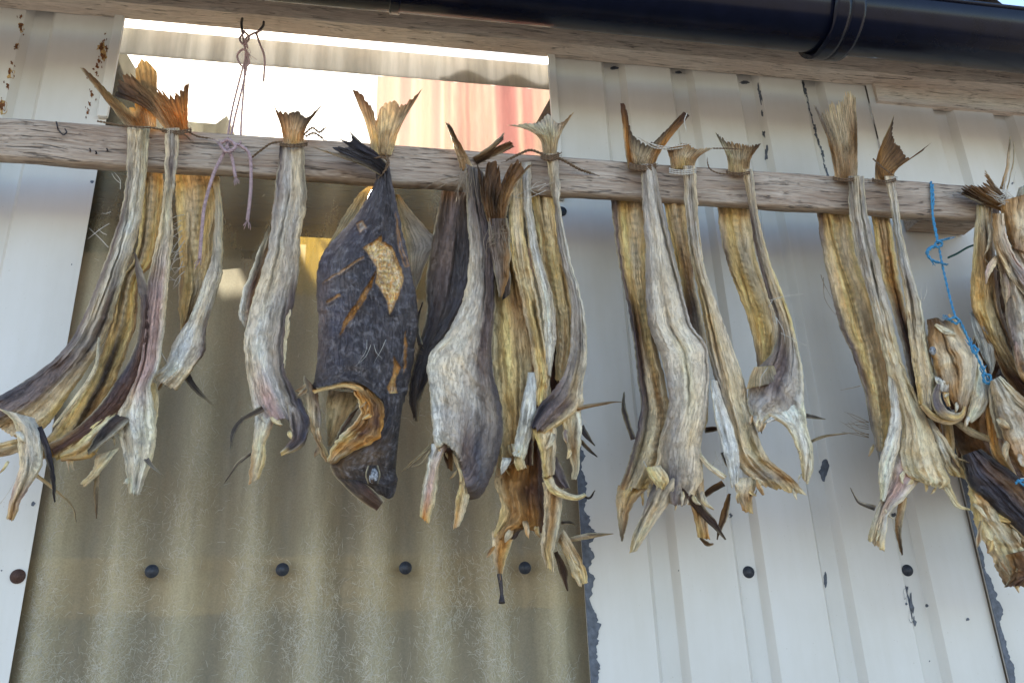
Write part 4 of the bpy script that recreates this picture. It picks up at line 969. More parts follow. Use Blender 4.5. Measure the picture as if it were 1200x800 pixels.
flap(e2, 'gill_flap', [(588, 536), (586, 546), (586, 556)], [(600, 536), (598, 542), (590, 554)], [(0, 'WL'), (1, 'W')], Y=FR-.006, bulge=.002, nu=10)
e3 = fish('yellow dried fish behind the pole on the right side of the middle bundle', 638, 240, BK)
flap(e3, 'body', [(622, 225), (632, 290), (640, 340), (650, 390), (651, 445)], [(652, 225), (660, 300), (669, 350), (672, 395), (664, 452)], [(0, 'yty'), (.4, 'tyB'), (.8, 'tty'), (1, 'yt')], Y=BK-.02, bulge=.009, wr=.0034, spine=(.4, .12, .003, .010), rid=7)
flap(e3, 'belly_flap', [(640, 340), (646, 390), (644, 440), (648, 480)], [(662, 350), (664, 400), (662, 450), (665, 480)], [(0, 'mn'), (1, 'mm')], Y=BK-.004, bulge=.004)  # shade of the gap between the bodies, put in as a dark brown flap
e1 = fish('dried fish with a flat cream tail tied by brown twine, purple collar', 645, 182, FR)
tail(e1, [(637, 182), (632, 162), (614, 151), (594, 147)], [(652, 182), (656, 160), (673, 131)], [(594, 147), (615, 145), (633, 142), (642, 134), (655, 144), (673, 131)], ((0, 'ttt'), (.6, 'tct'), (1, 'cwB')), jag=1, Y=FR+.004)
flap(e1, 'body', [(640, 180), (644, 215), (649, 240), (655, 292), (667, 340), (669, 380), (665, 425), (650, 455), (631, 476), (622, 500)],
     [(653, 180), (656, 215), (658, 250), (669, 305), (681, 345), (687, 380), (688, 420), (683, 455), (680, 480), (641, 508)],
     [(0, 'tG'), (.15, 'gw'), (.4, 'gGW'), (.65, 'Ggw'), (.8, 'pgtw'), (.9, 'vpt'), (1, 'vpy')], Y=FR-.002, dy=(0, .006, .004, -.010), bulge=[.006, .009, .012, .014], wr=.0028, rid=6)
flap(e1, 'gill_flap', [(624, 500), (632, 530), (637, 560)], [(652, 492), (652, 525), (650, 556)], [(0, 'ytt'), (1, 'yt')], Y=FR-.014, bulge=.008, wr=.003, nu=20)
strip(e1, 'gill_flap', [(640, 555), (648, 572), (662, 580), (676, 583), (686, 579)], (12, 11, 9, 7, 4), [(0, 'ty'), (1, 'cy')], Y=FR-.018, bulge=.005)
fin(e1, [(683, 580), (690, 582), (697, 574)], (5, 3, 1), ((0, 'sd'), (1, 'd')), Y=FR-.018)
flap(e1, 'gill_flap', [(656, 478), (662, 510), (669, 545), (670, 562)], [(681, 476), (681, 510), (679, 545), (675, 562)], [(0, 'ccW'), (.6, 'tBc'), (1, 'cc')], Y=FR-.014, bulge=.006, wr=.003, nu=18)
flap(e1, 'gill_flap', [(640, 540), (644, 560), (658, 572)], [(652, 535), (662, 555), (668, 572)], [(0, 'vp'), (1, 'pv')], Y=FR-.006, bulge=.005, nu=14)
fin(e1, [(668, 480), (695, 478), (718, 474), (730, 471)], (8, 6, 4, 1), ((0, 'tB'), (1, 'nB')), Y=FR-.014)
fin(e1, [(680, 500), (690, 515), (697, 522)], (9, 7, 2), Y=FR-.004); fin(e1, [(680, 516), (692, 526), (700, 535)], (6, 5, 1), ((0, 'Bn'), (1, 'nd')), Y=FR-.006)
hairs(e1, 'stray_hair', [(677, 470, 688, 455, FR-.01), (677, 472, 689, 440, FR-.01), (680, 486, 692, 500, FR-.01), (640, 223, 590, 226, FR-.01), (640, 215, 600, 232, FR-.01), (630, 224, 648, 214, FR-.01), (620, 222, 640, 228, FR-.01), (622, 222, 635, 212, FR-.01)])
e4 = fish('brown dried fish lowest in the middle bundle, with a thin dark drip', 610, 545, BK)
flap(e4, 'body', [(592, 420), (586, 520), (579, 562), (587, 592), (580, 622), (576, 634)], [(628, 420), (636, 530), (640, 580), (638, 622), (614, 620), (603, 632)], [(0, 'mm'), (.35, 'Bom'), (.6, 'tBmm'), (.85, 'yBom'), (1, 'yBm')],
     T=[(576, 634), (588, 632), (603, 632)], Y=BK-.004, dy=(0, -.004, -.03, -.04), bulge=[.008, .014, .014, .008], wr=.0034, rid=8, nu=36)
flap(e4, 'gill_flap', [(576, 622), (577, 645), (580, 662), (585, 682)], [(606, 620), (598, 640), (592, 660), (588, 678)], [(0, 'tBB'), (.5, 'toy'), (1, 'nB')], Y=FR+.012, bulge=.007, wr=.003, nu=18)
tube('drip', [(585, 672, FR+.008), (587, 686, FR+.008), (588, 698, FR+.008), (588, 706, FR+.006)], [.003, .0026, .002, .0042], M['nail'], e4)
flap(e4, 'gill_flap', [(636, 565), (638, 600), (634, 640), (639, 664)], [(662, 562), (656, 610), (649, 648), (649, 671)], [(0, 'tBt'), (.5, 'tBc'), (1, 'tyt')], Y=FR, bulge=.009, wr=.0036, nu=20)
flap(e4, 'gill_flap', [(654, 634), (664, 655), (672, 675), (679, 687)], [(661, 620), (676, 645), (686, 665), (689, 682)], [(0, 'Bt'), (.5, 'ctB'), (1, 'ty')], Y=FR+.004, bulge=.007, wr=.0032, nu=18)
fin(e4, [(651, 646), (658, 670), (665, 692)], (6, 12, 3), ((0, 'mn'), (1, 'nm')), Y=FR+.01)
fin(e4, [(664, 633), (690, 630), (719, 625)], (6, 9, 1), ((0, 'Gt'), (1, 'nB')), Y=FR+.012)
fin(e4, [(658, 612), (668, 614), (676, 616)], (5, 5, 1), Y=FR+.02)

# --- F
f2 = fish('yellow dried fish with a dark purple edge, just left of the smooth pale grey one', 736, 245, BK)
flap(f2, 'body', [(715, 225), (722, 290), (738, 376), (747, 442), (750, 480), (740, 530), (724, 575)], [(757, 225), (757, 300), (764, 376), (778, 440), (788, 490), (786, 525), (768, 572)],
     [(0, 'pytb'), (.25, 'pyty'), (.45, 'vbyb'), (.65, 'vptBty'), (.85, 'pltB'), (1, 'Btyt')], Y=BK-.014, dy=(.008, 0, -.012, -.03), bulge=[.007, .010, .014, .02], wr=.0034, spine=(.62, .1, .003, .010), rid=9, nu=38)
flap(f2, 'gill_flap', [(724, 568), (722, 590), (727, 634)], [(764, 568), (742, 592), (730, 634)], [(0, 'Byt'), (.5, 'tB'), (1, 'nn')], Y=FR+.012, bulge=.008, wr=.0036, nu=20)
fin(f2, [(731, 459), (737, 482), (742, 515)], (2, 9, 8), ((0, 'dn'), (1, 'vp')), Y=BK-.03)
hairs(f2, 'stray_hair', [(754, 540, 775, 570, FR-.01), (770, 555, 782, 575, FR-.01), (765, 550, 770, 566, FR-.01)])
f1 = fish('smooth pale grey dried fish, widest on the white wall, tail with two long brown prongs', 752, 196, FR)
tail(f1, [(736, 198), (731, 165), (727, 121)], [(766, 194), (778, 172), (808, 136)], [(727, 121), (733, 124), (742, 158), (756, 168), (770, 162), (796, 136), (803, 131), (808, 136)], ((0, 'BtB'), (.4, 'oto'), (1, 'mnm')), jag=2)
flap(f1, 'body', [(751, 192), (753, 240), (756, 296), (759, 376), (776, 424), (783, 470), (772, 520), (768, 565), (776, 590)],
     [(767, 192), (776, 240), (788, 296), (809, 376), (829, 410), (829, 480), (822, 522), (824, 560), (812, 592)],
     [(0, 'gGg'), (.2, 'GwG'), (.45, 'gwwG'), (.6, 'GwcwG'), (.75, 'gGwtG'), (.9, 'tsGt'), (1, 'tpt')], Y=FR-.004, dy=(0, .004, .004, 0), bulge=[.007, .013, .022, .024, .018], wr=.0024, rid=5, nu=44)
flap(f1, 'gill_flap', [(770, 555), (757, 590), (742, 625), (737, 648)], [(799, 552), (786, 585), (764, 618), (746, 645)], [(0, 'sgt'), (.5, 'gtw'), (1, 'yct')], Y=FR-.016, bulge=.009, wr=.0032, nu=20)
flap(f1, 'gill_flap', [(758, 548), (762, 562), (770, 572)], [(776, 545), (782, 560), (784, 574)], [(0, 'yt'), (1, 'cy')], Y=FR-.024, bulge=.004, wr=.004, nu=16, rag=2.5)
flap(f1, 'gill_flap', [(800, 560), (810, 595), (818, 630)], [(824, 560), (828, 600), (832, 632)], [(0, 'tnB'), (.6, 'Bt'), (1, 'yo')], Y=FR-.004, bulge=.007, wr=.0034, nu=18)
fin(f1, [(798, 570), (822, 592), (840, 612), (850, 632)], (6, 13, 11, 2), ((0, 'nm'), (1, 'mn')), Y=FR-.018)
fin(f1, [(820, 630), (829, 638), (836, 637)], (3, 7, 2), ((0, 'mb'), (1, 'b')), Y=FR)
# --- G
g2 = fish('narrow brown dried fish behind the pole, half hidden by the smooth pale grey one', 790, 247, BK)
flap(g2, 'body', [(776, 228), (785, 275), (793, 310), (802, 350), (808, 400), (814, 450), (816, 495)], [(807, 228), (809, 290), (814, 330), (824, 376), (830, 430), (830, 480), (826, 505)],
     [(0, 'yty'), (.3, 'yBb'), (.5, 'mnt'), (.7, 'gGt'), (1, 'gGc')], Y=BK-.02, bulge=.010, wr=.003, rid=7, spine=(.5, .12, .003, .009))
fin(g2, [(826, 504), (838, 504), (846, 502)], (8, 8, 2), ((0, 'mn'), (1, 'm')), Y=BK-.01)
fin(g2, [(848, 566), (836, 574), (826, 580)], (9, 10, 8), ((0, 'nB'), (1, 'mn')), Y=BK-.02)
fin(g2, [(855, 578), (848, 604), (840, 632)], (4, 12, 2), ((0, 'nB'), (1, 'mn')), Y=BK-.02)
g1 = fish('tan ridged dried fish bending right, next to the smooth pale grey one', 808, 196, FR)
tail(g1, [(787, 198), (785, 188), (781, 174)], [(813, 198), (818, 185), (837, 173)], [(781, 174), (795, 169), (806, 168), (815, 174), (837, 173)], ((0, 'tyt'), (.6, 'BtB'), (1, 'bBt')), jag=1.2)
flap(g1, 'body', [(800, 194), (803, 247), (807, 289), (813, 320), (824, 373), (833, 424), (850, 490), (858, 533), (872, 553), (890, 568)],
     [(815, 194), (818, 247), (823, 296), (829, 324), (846, 373), (869, 435), (882, 490), (900, 535), (926, 558), (946, 580)],
     [(0, 'tGt'), (.2, 'wGw'), (.4, 'ytw'), (.6, 'Gtt'), (.8, 'gtlt'), (.93, 'tgB'), (1, 'tyc')], Y=FR, dy=(0, .01, .012, 0), bulge=[.006, .008, .013, .018, .012], wr=.0040, rid=6, nu=36)
flap(g1, 'skin_side', [(832, 444), (838, 490), (850, 540), (857, 572)], [(840, 446), (852, 480), (866, 525), (865, 566)], [(0, 'Ww'), (.6, 'LW'), (1, 'WW')], Y=FR-.010, bulge=.005, wr=.0016, nu=18)
flap(g1, 'gill_flap', [(858, 560), (864, 582), (870, 598)], [(890, 558), (882, 582), (883, 602)], [(0, 'ttl'), (.6, 'tB'), (1, 'oy')], Y=FR-.010, bulge=.007, wr=.0034, nu=18)
strip(g1, 'gill_flap', [(816, 528), (830, 545), (850, 560)], (4, 6, 7), [(0, 'lt'), (1, 'ct')], Y=FR-.012)
fin(g1, [(846, 530), (855, 545), (862, 552)], (5, 4, 1), ((0, 'ds'), (1, 'dn')), Y=FR); fin(g1, [(876, 580), (884, 578), (886, 574)], (3, 3, 1), Y=FR-.016)
hairs(g1, 'stray_hair', [(818, 270, 822, 300, FR-.01), (815, 260, 816, 290, FR-.01), (835, 545, 845, 530, FR), (836, 540, 850, 544, FR), (838, 528, 852, 548, FR)])
# --- H
h2 = fish('bright yellow dried fish behind the thin dark skinned one edged white', 858, 250, BK)
flap(h2, 'body', [(839, 232), (846, 285), (860, 330), (876, 374), (885, 410), (889, 440)], [(877, 232), (886, 296), (900, 345), (911, 380), (912, 410), (907, 442)],
     [(0, 'tyt'), (.3, 'pyty'), (.6, 'yyt'), (1, 'pyt')], Y=BK-.014, dy=(.008, -.006), bulge=.009, wr=.0022, spine=(.55, .09, .0035, .009), rid=6, nu=36)
flap(h2, 'dorsal_fin', [(884, 430), (878, 442), (874, 456)], [(906, 428), (912, 440), (919, 446)], [(0, 'tl'), (1, 'lG')], Y=FR-.006, bulge=.003, mat='membrane', wr=.0018, nu=26, rid=14)
h1 = fish('thin dark skinned dried fish edged white, its collar open like a hook at the bottom', 866, 201, FR)
tail(h1, [(854, 203), (851, 182), (838, 155)], [(878, 203), (880, 186), (892, 168)], [(838, 155), (848, 163), (857, 167), (867, 168), (876, 170), (884, 170), (892, 168)], ((0, 'ttt'), (.6, 'ctB'), (1, 'nBn')), jag=2.5)
flap(h1, 'body', [(870, 198), (878, 247), (886, 296), (900, 345), (911, 380), (904, 412), (888, 432), (877, 456), (877, 478), (883, 494)],
     [(882, 198), (888, 247), (902, 303), (926, 370), (939, 425), (943, 480), (944, 496), (930, 496), (915, 492), (902, 494)],
     [(0, 'tG'), (.2, 'pgt'), (.45, 'pty'), (.65, 'gpGc'), (.8, 'gpgw'), (.92, 'gGWW'), (1, 'cWW')], Y=FR, dy=(0, .012, .01, 0), bulge=[.005, .008, .014, .02, .012], wr=.0026, rid=6, nu=36)
flap(h1, 'gill_flap', [(896, 486), (918, 498), (932, 520), (939, 545), (940, 560)], [(942, 470), (946, 500), (952, 522), (953, 548), (946, 568)], [(0, 'tWWc'), (.5, 'cWc'), (1, 'ytc')], Y=FR-.010, bulge=.007, wr=.0024, nu=20)
flap(h1, 'gill_flap', [(878, 484), (884, 496), (888, 506)], [(904, 484), (900, 492), (893, 505)], [(0, 'Wc'), (1, 'tB')], Y=FR-.008, bulge=.005, wr=.0026, nu=16)
fin(h1, [(940, 486), (953, 489), (967, 491)], (7, 6, 1), Y=FR); fin(h1, [(948, 518), (968, 514), (996, 507)], (4, 4, 1), ((0, 'lG'), (1, 'nB')), Y=FR-.006)
fin(h1, [(889, 495), (891, 505), (893, 508)], (4, 4, 2), ((0, 'mn'), (1, 'n')), Y=FR+.004)
hairs(h1, 'stray_hair', [(902, 352, 943, 344, FR-.012), (915, 390, 945, 405, FR-.012), (905, 352, 900, 360, FR-.012), (910, 372, 920, 402, FR-.014), (900, 430, 890, 455, FR-.014)])
# --- I
i2 = fish('yellow dried fish with a sharp backbone behind the wood-like ridged one', 975, 256, BK)
flap(i2, 'body', [(955, 236), (965, 300), (982, 376), (1000, 420), (1012, 457), (1021, 500), (1027, 528)], [(995, 236), (1004, 300), (1018, 340), (1032, 385), (1044, 440), (1048, 490), (1042, 530)],
     [(0, 'pyty'), (.3, 'gtyty'), (.6, 'pytB'), (1, 'gtyt')], Y=BK-.014, dy=(.008, -.02), bulge=.010, wr=.0026, spine=(.5, .09, .004, .010), rid=7, nu=38)
hairs(i2, 'stray_hair', [(1018, 505+rnd.uniform(-12, 10), 985+rnd.uniform(-8, 14), 494+rnd.uniform(-14, 16), BK-.03) for _ in range(9)]+[(965, 325, 980, 370, BK-.02), (962, 322, 975, 350, BK-.02), (1008, 452, 985, 457, BK-.03)], 'hair', .0006)
i1 = fish('wood-like ridged tan dried fish with a broad worn tail standing straight up', 1000, 210, FR)
tail(i1, [(979, 211), (972, 172), (953, 122)], [(1005, 211), (1005, 160), (1003, 114)], [(953, 122), (964, 132), (974, 124), (984, 118), (995, 106), (1003, 114)], ((0, 'tBt'), (.5, 'BtB'), (1, 'gtt')), jag=7, jf=22)
flap(i1, 'body', [(994, 206), (996, 254), (1005, 303), (1019, 350), (1027, 387), (1042, 443), (1057, 495), (1053, 534), (1060, 555), (1082, 566)],
     [(1012, 206), (1018, 254), (1031, 310), (1046, 376), (1057, 420), (1068, 450), (1087, 492), (1104, 540), (1113, 566), (1104, 573)],
     [(0, 'gtG'), (.2, 'wgwg'), (.35, 'GwG'), (.5, 'ctl'), (.75, 'ltct'), (.9, 'tltl'), (1, 'ycl')], Y=FR, dy=(0, .008, .008, -.004), bulge=[.007, .012, .016, .02, .014], wr=.0040, rid=6, nu=40)
strip(i1, 'gill_flap', [(1106, 564), (1115, 580), (1122, 592), (1137, 597)], (12, 8, 6, 2), [(0, 'lc'), (1, 'yc')], Y=FR-.008, bulge=.004)
flap(i1, 'skin_side', [(1040, 440), (1043, 490), (1030, 545), (1031, 585)], [(1049, 446), (1056, 490), (1052, 530), (1036, 588)], [(0, 'WG'), (.5, 'wWw'), (1, 'cW')], Y=FR-.012, bulge=.006, wr=.002, nu=18)
flap(i1, 'gill_flap', [(1052, 525), (1034, 575), (1020, 618), (1017, 632)], [(1082, 558), (1062, 582), (1042, 605), (1037, 646)], [(0, 'gkt'), (.4, 'wkW'), (.8, 'ctW'), (1, 'yty')], Y=FR-.004, bulge=.009, wr=.003, nu=24)
flap(i1, 'gill_flap', [(1083, 490), (1096, 515), (1104, 540), (1112, 556)], [(1092, 490), (1112, 520), (1128, 545), (1136, 562)], [(0, 'WW'), (.5, 'Wt'), (1, 'yy')], Y=FR+.006, bulge=.006, wr=.003, nu=18)
fin(i1, [(1059, 582), (1058, 620), (1057, 650)], (12, 11, 3), ((0, 'tB'), (1, 'nb')), Y=FR+.006)
fin(i1, [(1026, 595), (1008, 586), (997, 571)], (8, 5, 1), ((0, 'sG'), (1, 'nG')), Y=FR+.006)
# --- J
j2 = fish('orange yellow dried fish behind the pole, next to the blue cord', 1030, 256, BK)
flap(j2, 'body', [(1019, 236), (1030, 310), (1042, 350), (1056, 400), (1070, 460), (1092, 520)], [(1039, 236), (1051, 300), (1055, 330), (1066, 380), (1090, 450), (1112, 535)],
     [(0, 'yty'), (.3, 'yoy'), (.5, 'wmB'), (.7, 'gmn'), (1, 'mbB')], Y=BK-.014, dy=(.006, -.015), bulge=.008, wr=.003, spine=(.5, .1, .003, .009), rid=6)
strip(j2, 'belly_flap', [(1108, 488), (1112, 510), (1114, 548)], (12, 13, 8), [(0, 'tyt'), (1, 'tB')], Y=BK-.03, wr=.003)
j1 = fish('thin dried fish with white and tan skin beside the blue cord, pointed tail prongs', 1042, 210, FR)
tail(j1, [(1025, 212), (1028, 182), (1048, 134)], [(1048, 212), (1053, 197), (1093, 166)], [(1048, 134), (1047, 160), (1055, 172), (1063, 184), (1078, 178), (1093, 166)], ((0, 'tBt'), (.5, 'oBo'), (1, 'nbm')), jag=2)
flap(j1, 'body', [(1036, 206), (1045, 250), (1051, 296), (1060, 350), (1064, 385), (1071, 440), (1078, 474)], [(1048, 206), (1054, 250), (1066, 310), (1080, 360), (1087, 400), (1097, 446), (1096, 482)],
     [(0, 'tG'), (.2, 'gWt'), (.45, 'tgW'), (.65, 'ttc'), (1, 'ytc')], Y=FR, dy=(0, .004, -.004), bulge=[.005, .008, .010], wr=.003, rid=5, nu=26)
hairs(j1, 'stray_hair', [(1082, 352, 1086, 330, FR), (1080, 352, 1079, 335, FR)]+[(1092+rnd.uniform(-2, 3), y, 1097, y+8, FR-.008) for y in range(400, 470, 6)])
# --- K: head on the blue cord
KH = 'dried fish heads hanging on the blue cord'
k = fish('brown and white dried fish head tied to the blue cord, jaw curled open', 1115, 372, FR, 'fish_head', 'fish head', KH)
kb = flap(k, 'skull', [(1086, 374), (1087, 396), (1093, 424), (1098, 444), (1104, 462), (1118, 480)], [(1112, 367), (1122, 378), (1134, 398), (1145, 416), (1143, 448), (1130, 484)],
     [(0, 'bnB'), (.2, 'bBtB'), (.45, 'BtBtw'), (.75, 'nBtw'), (1, 'mbB')], Y=FR-.006, bulge=[.012, .024, .026, .018], wr=.0036, rid=7, nu=40, nv=60, B=[(1086, 374), (1098, 372), (1105, 376), (1112, 367)])
hb = bvh(kb).ray_cast(Vector(CAM), Vector(dirs(1094, 411)).normalized())[0] or Vector(at1(1094, 411, FR-.02))
bm = bmesh.new(); bmesh.ops.create_uvsphere(bm, u_segments=16, v_segments=12, radius=1)
for v in bm.verts: v.co = Vector((hb.x+v.co.x*.0065, hb.y+v.co.y*.004, hb.z+v.co.z*.007))
link('eye', bm_mesh('eye', bm, True), M['eye'], kb)
flap(k, 'cheek', [(1144, 412), (1140, 450), (1131, 492)], [(1147, 412), (1159, 448), (1156, 478), (1139, 496)], [(0, 'cW'), (.6, 'wWW'), (1, 'cW')], Y=FR-.008, bulge=.006, wr=.0026, nu=24)
flap(k, 'cheek', [(1096, 440), (1098, 450), (1100, 458)], [(1116, 446), (1114, 452), (1112, 460)], [(0, 'LW'), (1, 'Wg')], Y=FR-.028, bulge=.004, wr=.003, nu=16, rag=2)
strip(k, 'jaw', [(1101, 450), (1097, 466), (1104, 482), (1117, 488), (1127, 486), (1131, 476)], (7, 11, 13, 11, 9, 4), [(0, 'gp'), (.4, 'pv'), (.75, 'gyt'), (1, 'yB')], Y=FR-.026, bulge=.005, wr=.0016)
strip(k, 'jaw', [(1080, 474), (1094, 488), (1112, 494), (1128, 490)], (6, 8, 8, 5), [(0, 'yB'), (1, 'yt')], Y=FR-.02, bulge=.004)
flap(k, 'mouth', [(1103, 448), (1106, 466), (1114, 480)], [(1126, 452), (1128, 466), (1124, 480)], [(0, 'mB'), (1, 'mm')], Y=FR-.020, bulge=-.004, nu=14)
strip(k, 'cheek', [(1107, 446), (1108, 462), (1112, 476)], (6, 7, 5), [(0, 'yt'), (1, 'yB')], Y=FR-.026)
flap(k, 'cheek', [(1136, 366), (1144, 400), (1160, 436)], [(1142, 364), (1166, 404), (1163, 440)], [(0, 'LG'), (1, 'LW')], Y=FR+.014, bulge=.004, mat='membrane', nu=20)
strip(k, 'cheek', [(1096, 380), (1108, 388), (1120, 392)], (4, 8, 3), [(0, 'tc'), (1, 'ct')], on=bvh(kb), bulge=.003)
flap(k, 'pectoral_fin', [(1120, 490), (1140, 502), (1168, 514)], [(1118, 496), (1136, 510), (1166, 520)], [(0, 'ct'), (1, 'lw')], Y=FR+.0, bulge=.002, mat='membrane', rid=4, nu=16)
# --- right hand bundle
GB = 'dried fish bundled at the right end of the pole'
m1 = fish('brown yellow dried fish at the left of the bundle on the pole end', 1152, 258, BK, group=GB)
flap(m1, 'body', [(1145, 240), (1139, 310), (1138, 355), (1151, 390), (1167, 420), (1184, 456), (1190, 480)], [(1163, 240), (1168, 320), (1174, 360), (1184, 395), (1200, 430), (1230, 455), (1240, 480)],
     [(0, 'ct'), (.25, 'yBb'), (.5, 'Bylb'), (.8, 'bmBn'), (1, 'Bmn')], Y=FR+.016, bulge=.012, wr=.004, rid=8, nu=34)
m2 = fish('white bellied dried fish with a spread dark tail at the right pole end', 1172, 240, FR, group=GB)
flap(m2, 'tail_fin', [(1174, 248), (1152, 240), (1126, 228)], [(1184, 236), (1168, 218), (1154, 199)], [(0, 'Bb'), (.6, 'nBb'), (1, 'nbB')], T=[(1126, 228), (1128, 222), (1140, 216), (1150, 218), (1154, 208), (1154, 199)], Y=FR-.006, bulge=.006, mat='fin', wr=.0024, jag=5, nu=36, nv=30, rid=12)
flap(m2, 'stem', [(1170, 236), (1178, 265), (1184, 290)], [(1230, 220), (1225, 265), (1215, 300)], [(0, 'BBb'), (.5, 'BtB'), (1, 'bB')], Y=FR-.012, bulge=.02, wr=.004, rid=10)
flap(m2, 'body', [(1166, 290), (1174, 340), (1180, 380), (1190, 420), (1208, 455)], [(1200, 285), (1225, 340), (1240, 380), (1250, 420), (1255, 460)], [(0, 'BGB'), (.3, 'gwt'), (.7, 'pwGB'), (1, 'ngw')], Y=FR-.010, bulge=.02, wr=.003, rid=8, nu=36)
fin(m2, [(1174, 222), (1177, 195), (1184, 160)], (6, 5, 2), ((0, 'Bt'), (1, 'tG')), Y=FR)
fin(m2, [(1180, 222), (1184, 190), (1188, 166)], (2, 2, 1), ((0, 'lG'), (1, 'wG')), Y=FR)
hairs(m2, 'stray_hair', [(1178+rnd.uniform(-8, 14), 238+rnd.uniform(-8, 6), 1172+rnd.uniform(-18, 14), 222+rnd.uniform(-6, 20), FR-.026) for _ in range(22)]+[(1175, 225, 1182, 200, FR), (1188, 215, 1192, 195, FR)], r=.0007)
m3 = fish('twisted brown strip of dried fish crossing the bundle at the right edge', 1168, 255, FR, group=GB)
flap(m3, 'body', [(1163, 250), (1165, 285), (1178, 315), (1196, 342), (1225, 372)], [(1176, 250), (1180, 278), (1194, 305), (1214, 330), (1240, 355)], [(0, 'Bt'), (.5, 'tgk'), (1, 'gkt')], Y=FR-.03, bulge=.010, wr=.004, rid=5)
flap(m3, 'tail_fin', [(1186, 246), (1190, 232), (1193, 220)], [(1225, 240), (1222, 222), (1215, 210)], [(0, 'cw'), (1, 'Wc')], Y=FR-.02, mat='fin', bulge=.010, wr=.002)
hairs(m3, 'stray_hair', [(1172, 318, 1150, 298, FR-.02), (1168, 316, 1154, 304, FR-.02), (1176, 320, 1158, 296, FR-.02)], 'hair', .0007)
m4 = fish('dark brown crumpled dried fish deep inside the bundle at the pole end', 1180, 400, BK, group=GB)
flap(m4, 'body', [(1166, 300), (1150, 380), (1128, 440), (1116, 490), (1122, 540)], [(1240, 300), (1250, 380), (1250, 440), (1250, 500), (1245, 560)], [(0, 'nBm'), (.4, 'bmB'), (.7, 'Bnb'), (1, 'mBn')], Y=BK+.004, bulge=.02, wr=.006, rid=7, rag=3)
strip(m4, 'belly_flap', [(1150, 452), (1162, 480), (1172, 530), (1190, 560)], (6, 18, 20, 6), [(0, 'tB'), (.5, 'Bo'), (1, 'yB')], Y=FR+.004, bulge=.006, wr=.004)
strip(m4, 'belly_flap', [(1192, 390), (1200, 430), (1225, 470)], (8, 20, 10), [(0, 'gk'), (.5, 'wB'), (1, 'tB')], Y=FR-.018, bulge=.006, wr=.004)
n1 = fish('white dried fish head flap with orange inside, lower on the blue cord', 1168, 446, FR, 'fish_head', 'fish head', KH)
flap(n1, 'skull', [(1159, 447), (1166, 480), (1175, 510), (1189, 540), (1205, 566)], [(1172, 440), (1196, 462), (1222, 480), (1240, 520), (1245, 565)], [(0, 'twc'), (.3, 'gwtB'), (.55, 'BwkB'), (.8, 'boBt'), (1, 'BoB')], Y=FR-.024, bulge=.02, wr=.004, rid=6, nu=36)
flap(n1, 'cheek', [(1159, 446), (1160, 478), (1168, 512)], [(1166, 450), (1170, 482), (1176, 516)], [(0, 'Gg'), (1, 'cg')], Y=FR-.016, bulge=.004, nu=14)
n2_ = fish('dark purple dried fish piece with ruffled brown edge, lowest in the right bundle', 1150, 530, FR, 'fish_head', 'fish head', KH)
flap(n2_, 'inner_flesh', [(1108, 485), (1116, 510), (1128, 535), (1140, 556)], [(1165, 478), (1180, 505), (1200, 535), (1230, 560)], [(0, 'mBn'), (.5, 'nbB'), (1, 'bmn')], Y=BK-.02, bulge=.012, wr=.005, rid=6, nu=30)
flap(n2_, 'skull', [(1126, 534), (1135, 568), (1152, 585), (1180, 612), (1205, 635)], [(1150, 526), (1176, 545), (1202, 565), (1222, 590), (1245, 612)], [(0, 'dvd'), (.5, 'dvbv'), (1, 'vdv')], Y=FR-.004, bulge=.02, wr=.004, rid=7, nu=36)
flap(n2_, 'inner_flesh', [(1135, 568), (1142, 608), (1158, 645), (1178, 686)], [(1160, 580), (1190, 612), (1225, 645), (1250, 690)], [(0, 'yoy'), (.3, 'ytct'), (.7, 'tcBt'), (1, 'bBmB')], Y=FR+.006, bulge=.016, wr=.0055, rid=6, nu=36, rag=3, jag=5)
flap(n2_, 'inner_flesh', [(1178, 650), (1184, 668), (1178, 688)], [(1215, 640), (1225, 668), (1205, 684)], [(0, 'BbB'), (1, 'bmB')], Y=FR-.012, bulge=.010, wr=.006, rag=3, nu=22)
fin(n2_, [(1120, 536), (1130, 538), (1142, 544)], (3, 3, 1), ((0, 'lB'), (1, 'n')), Y=FR-.02)
tag_r = None

def shreds(p, pts, cols='tyBcGl', ln=(12, 26), w=(3, 8), Y=FR-.012, fan=.7, down=math.pi/2):
    # torn strips of dried flesh at the ragged ends
    for x, y in pts:
        a = down+rnd.uniform(-fan, fan); L_ = rnd.uniform(*ln); k = rnd.uniform(-.7, .7); ww = rnd.uniform(*w)
        P_ = [(x, y)]
        for q in range(3): P_.append((P_[-1][0]+math.cos(a)*L_/3, P_[-1][1]+math.sin(a)*L_/3)); a += k/2
        c1, c2, c3 = rnd.choice(cols), rnd.choice(cols), rnd.choice(cols)
        strip(p, 'shred', P_, (ww*.6, ww, ww*.8, 1.2), [(0, c1+c2), (.6, c2+c3), (1, c3+'B')], Y=Y+rnd.uniform(-.006, .008), dy=(0, rnd.uniform(-.012, .006)), bulge=.002, wr=.0022, rag=1.4, nu=10, sink=.008)
shreds(a1, [(20, 505), (40, 520), (10, 540), (-4, 490)], 'tycW', Y=FR-.03)
shreds(a3, [(92, 520), (104, 518), (76, 530), (120, 505), (132, 510), (84, 534), (110, 520)], 'tycB'); shreds(a3, [(160, 545), (152, 560)], 'cW', (8, 14))
shreds(a4, [(180, 446), (192, 444), (205, 446)], 'tcBb', (8, 18), Y=BK-.03)
shreds(b, [(318, 488), (308, 486), (326, 490), (338, 505)], 'ctyW', (8, 18))
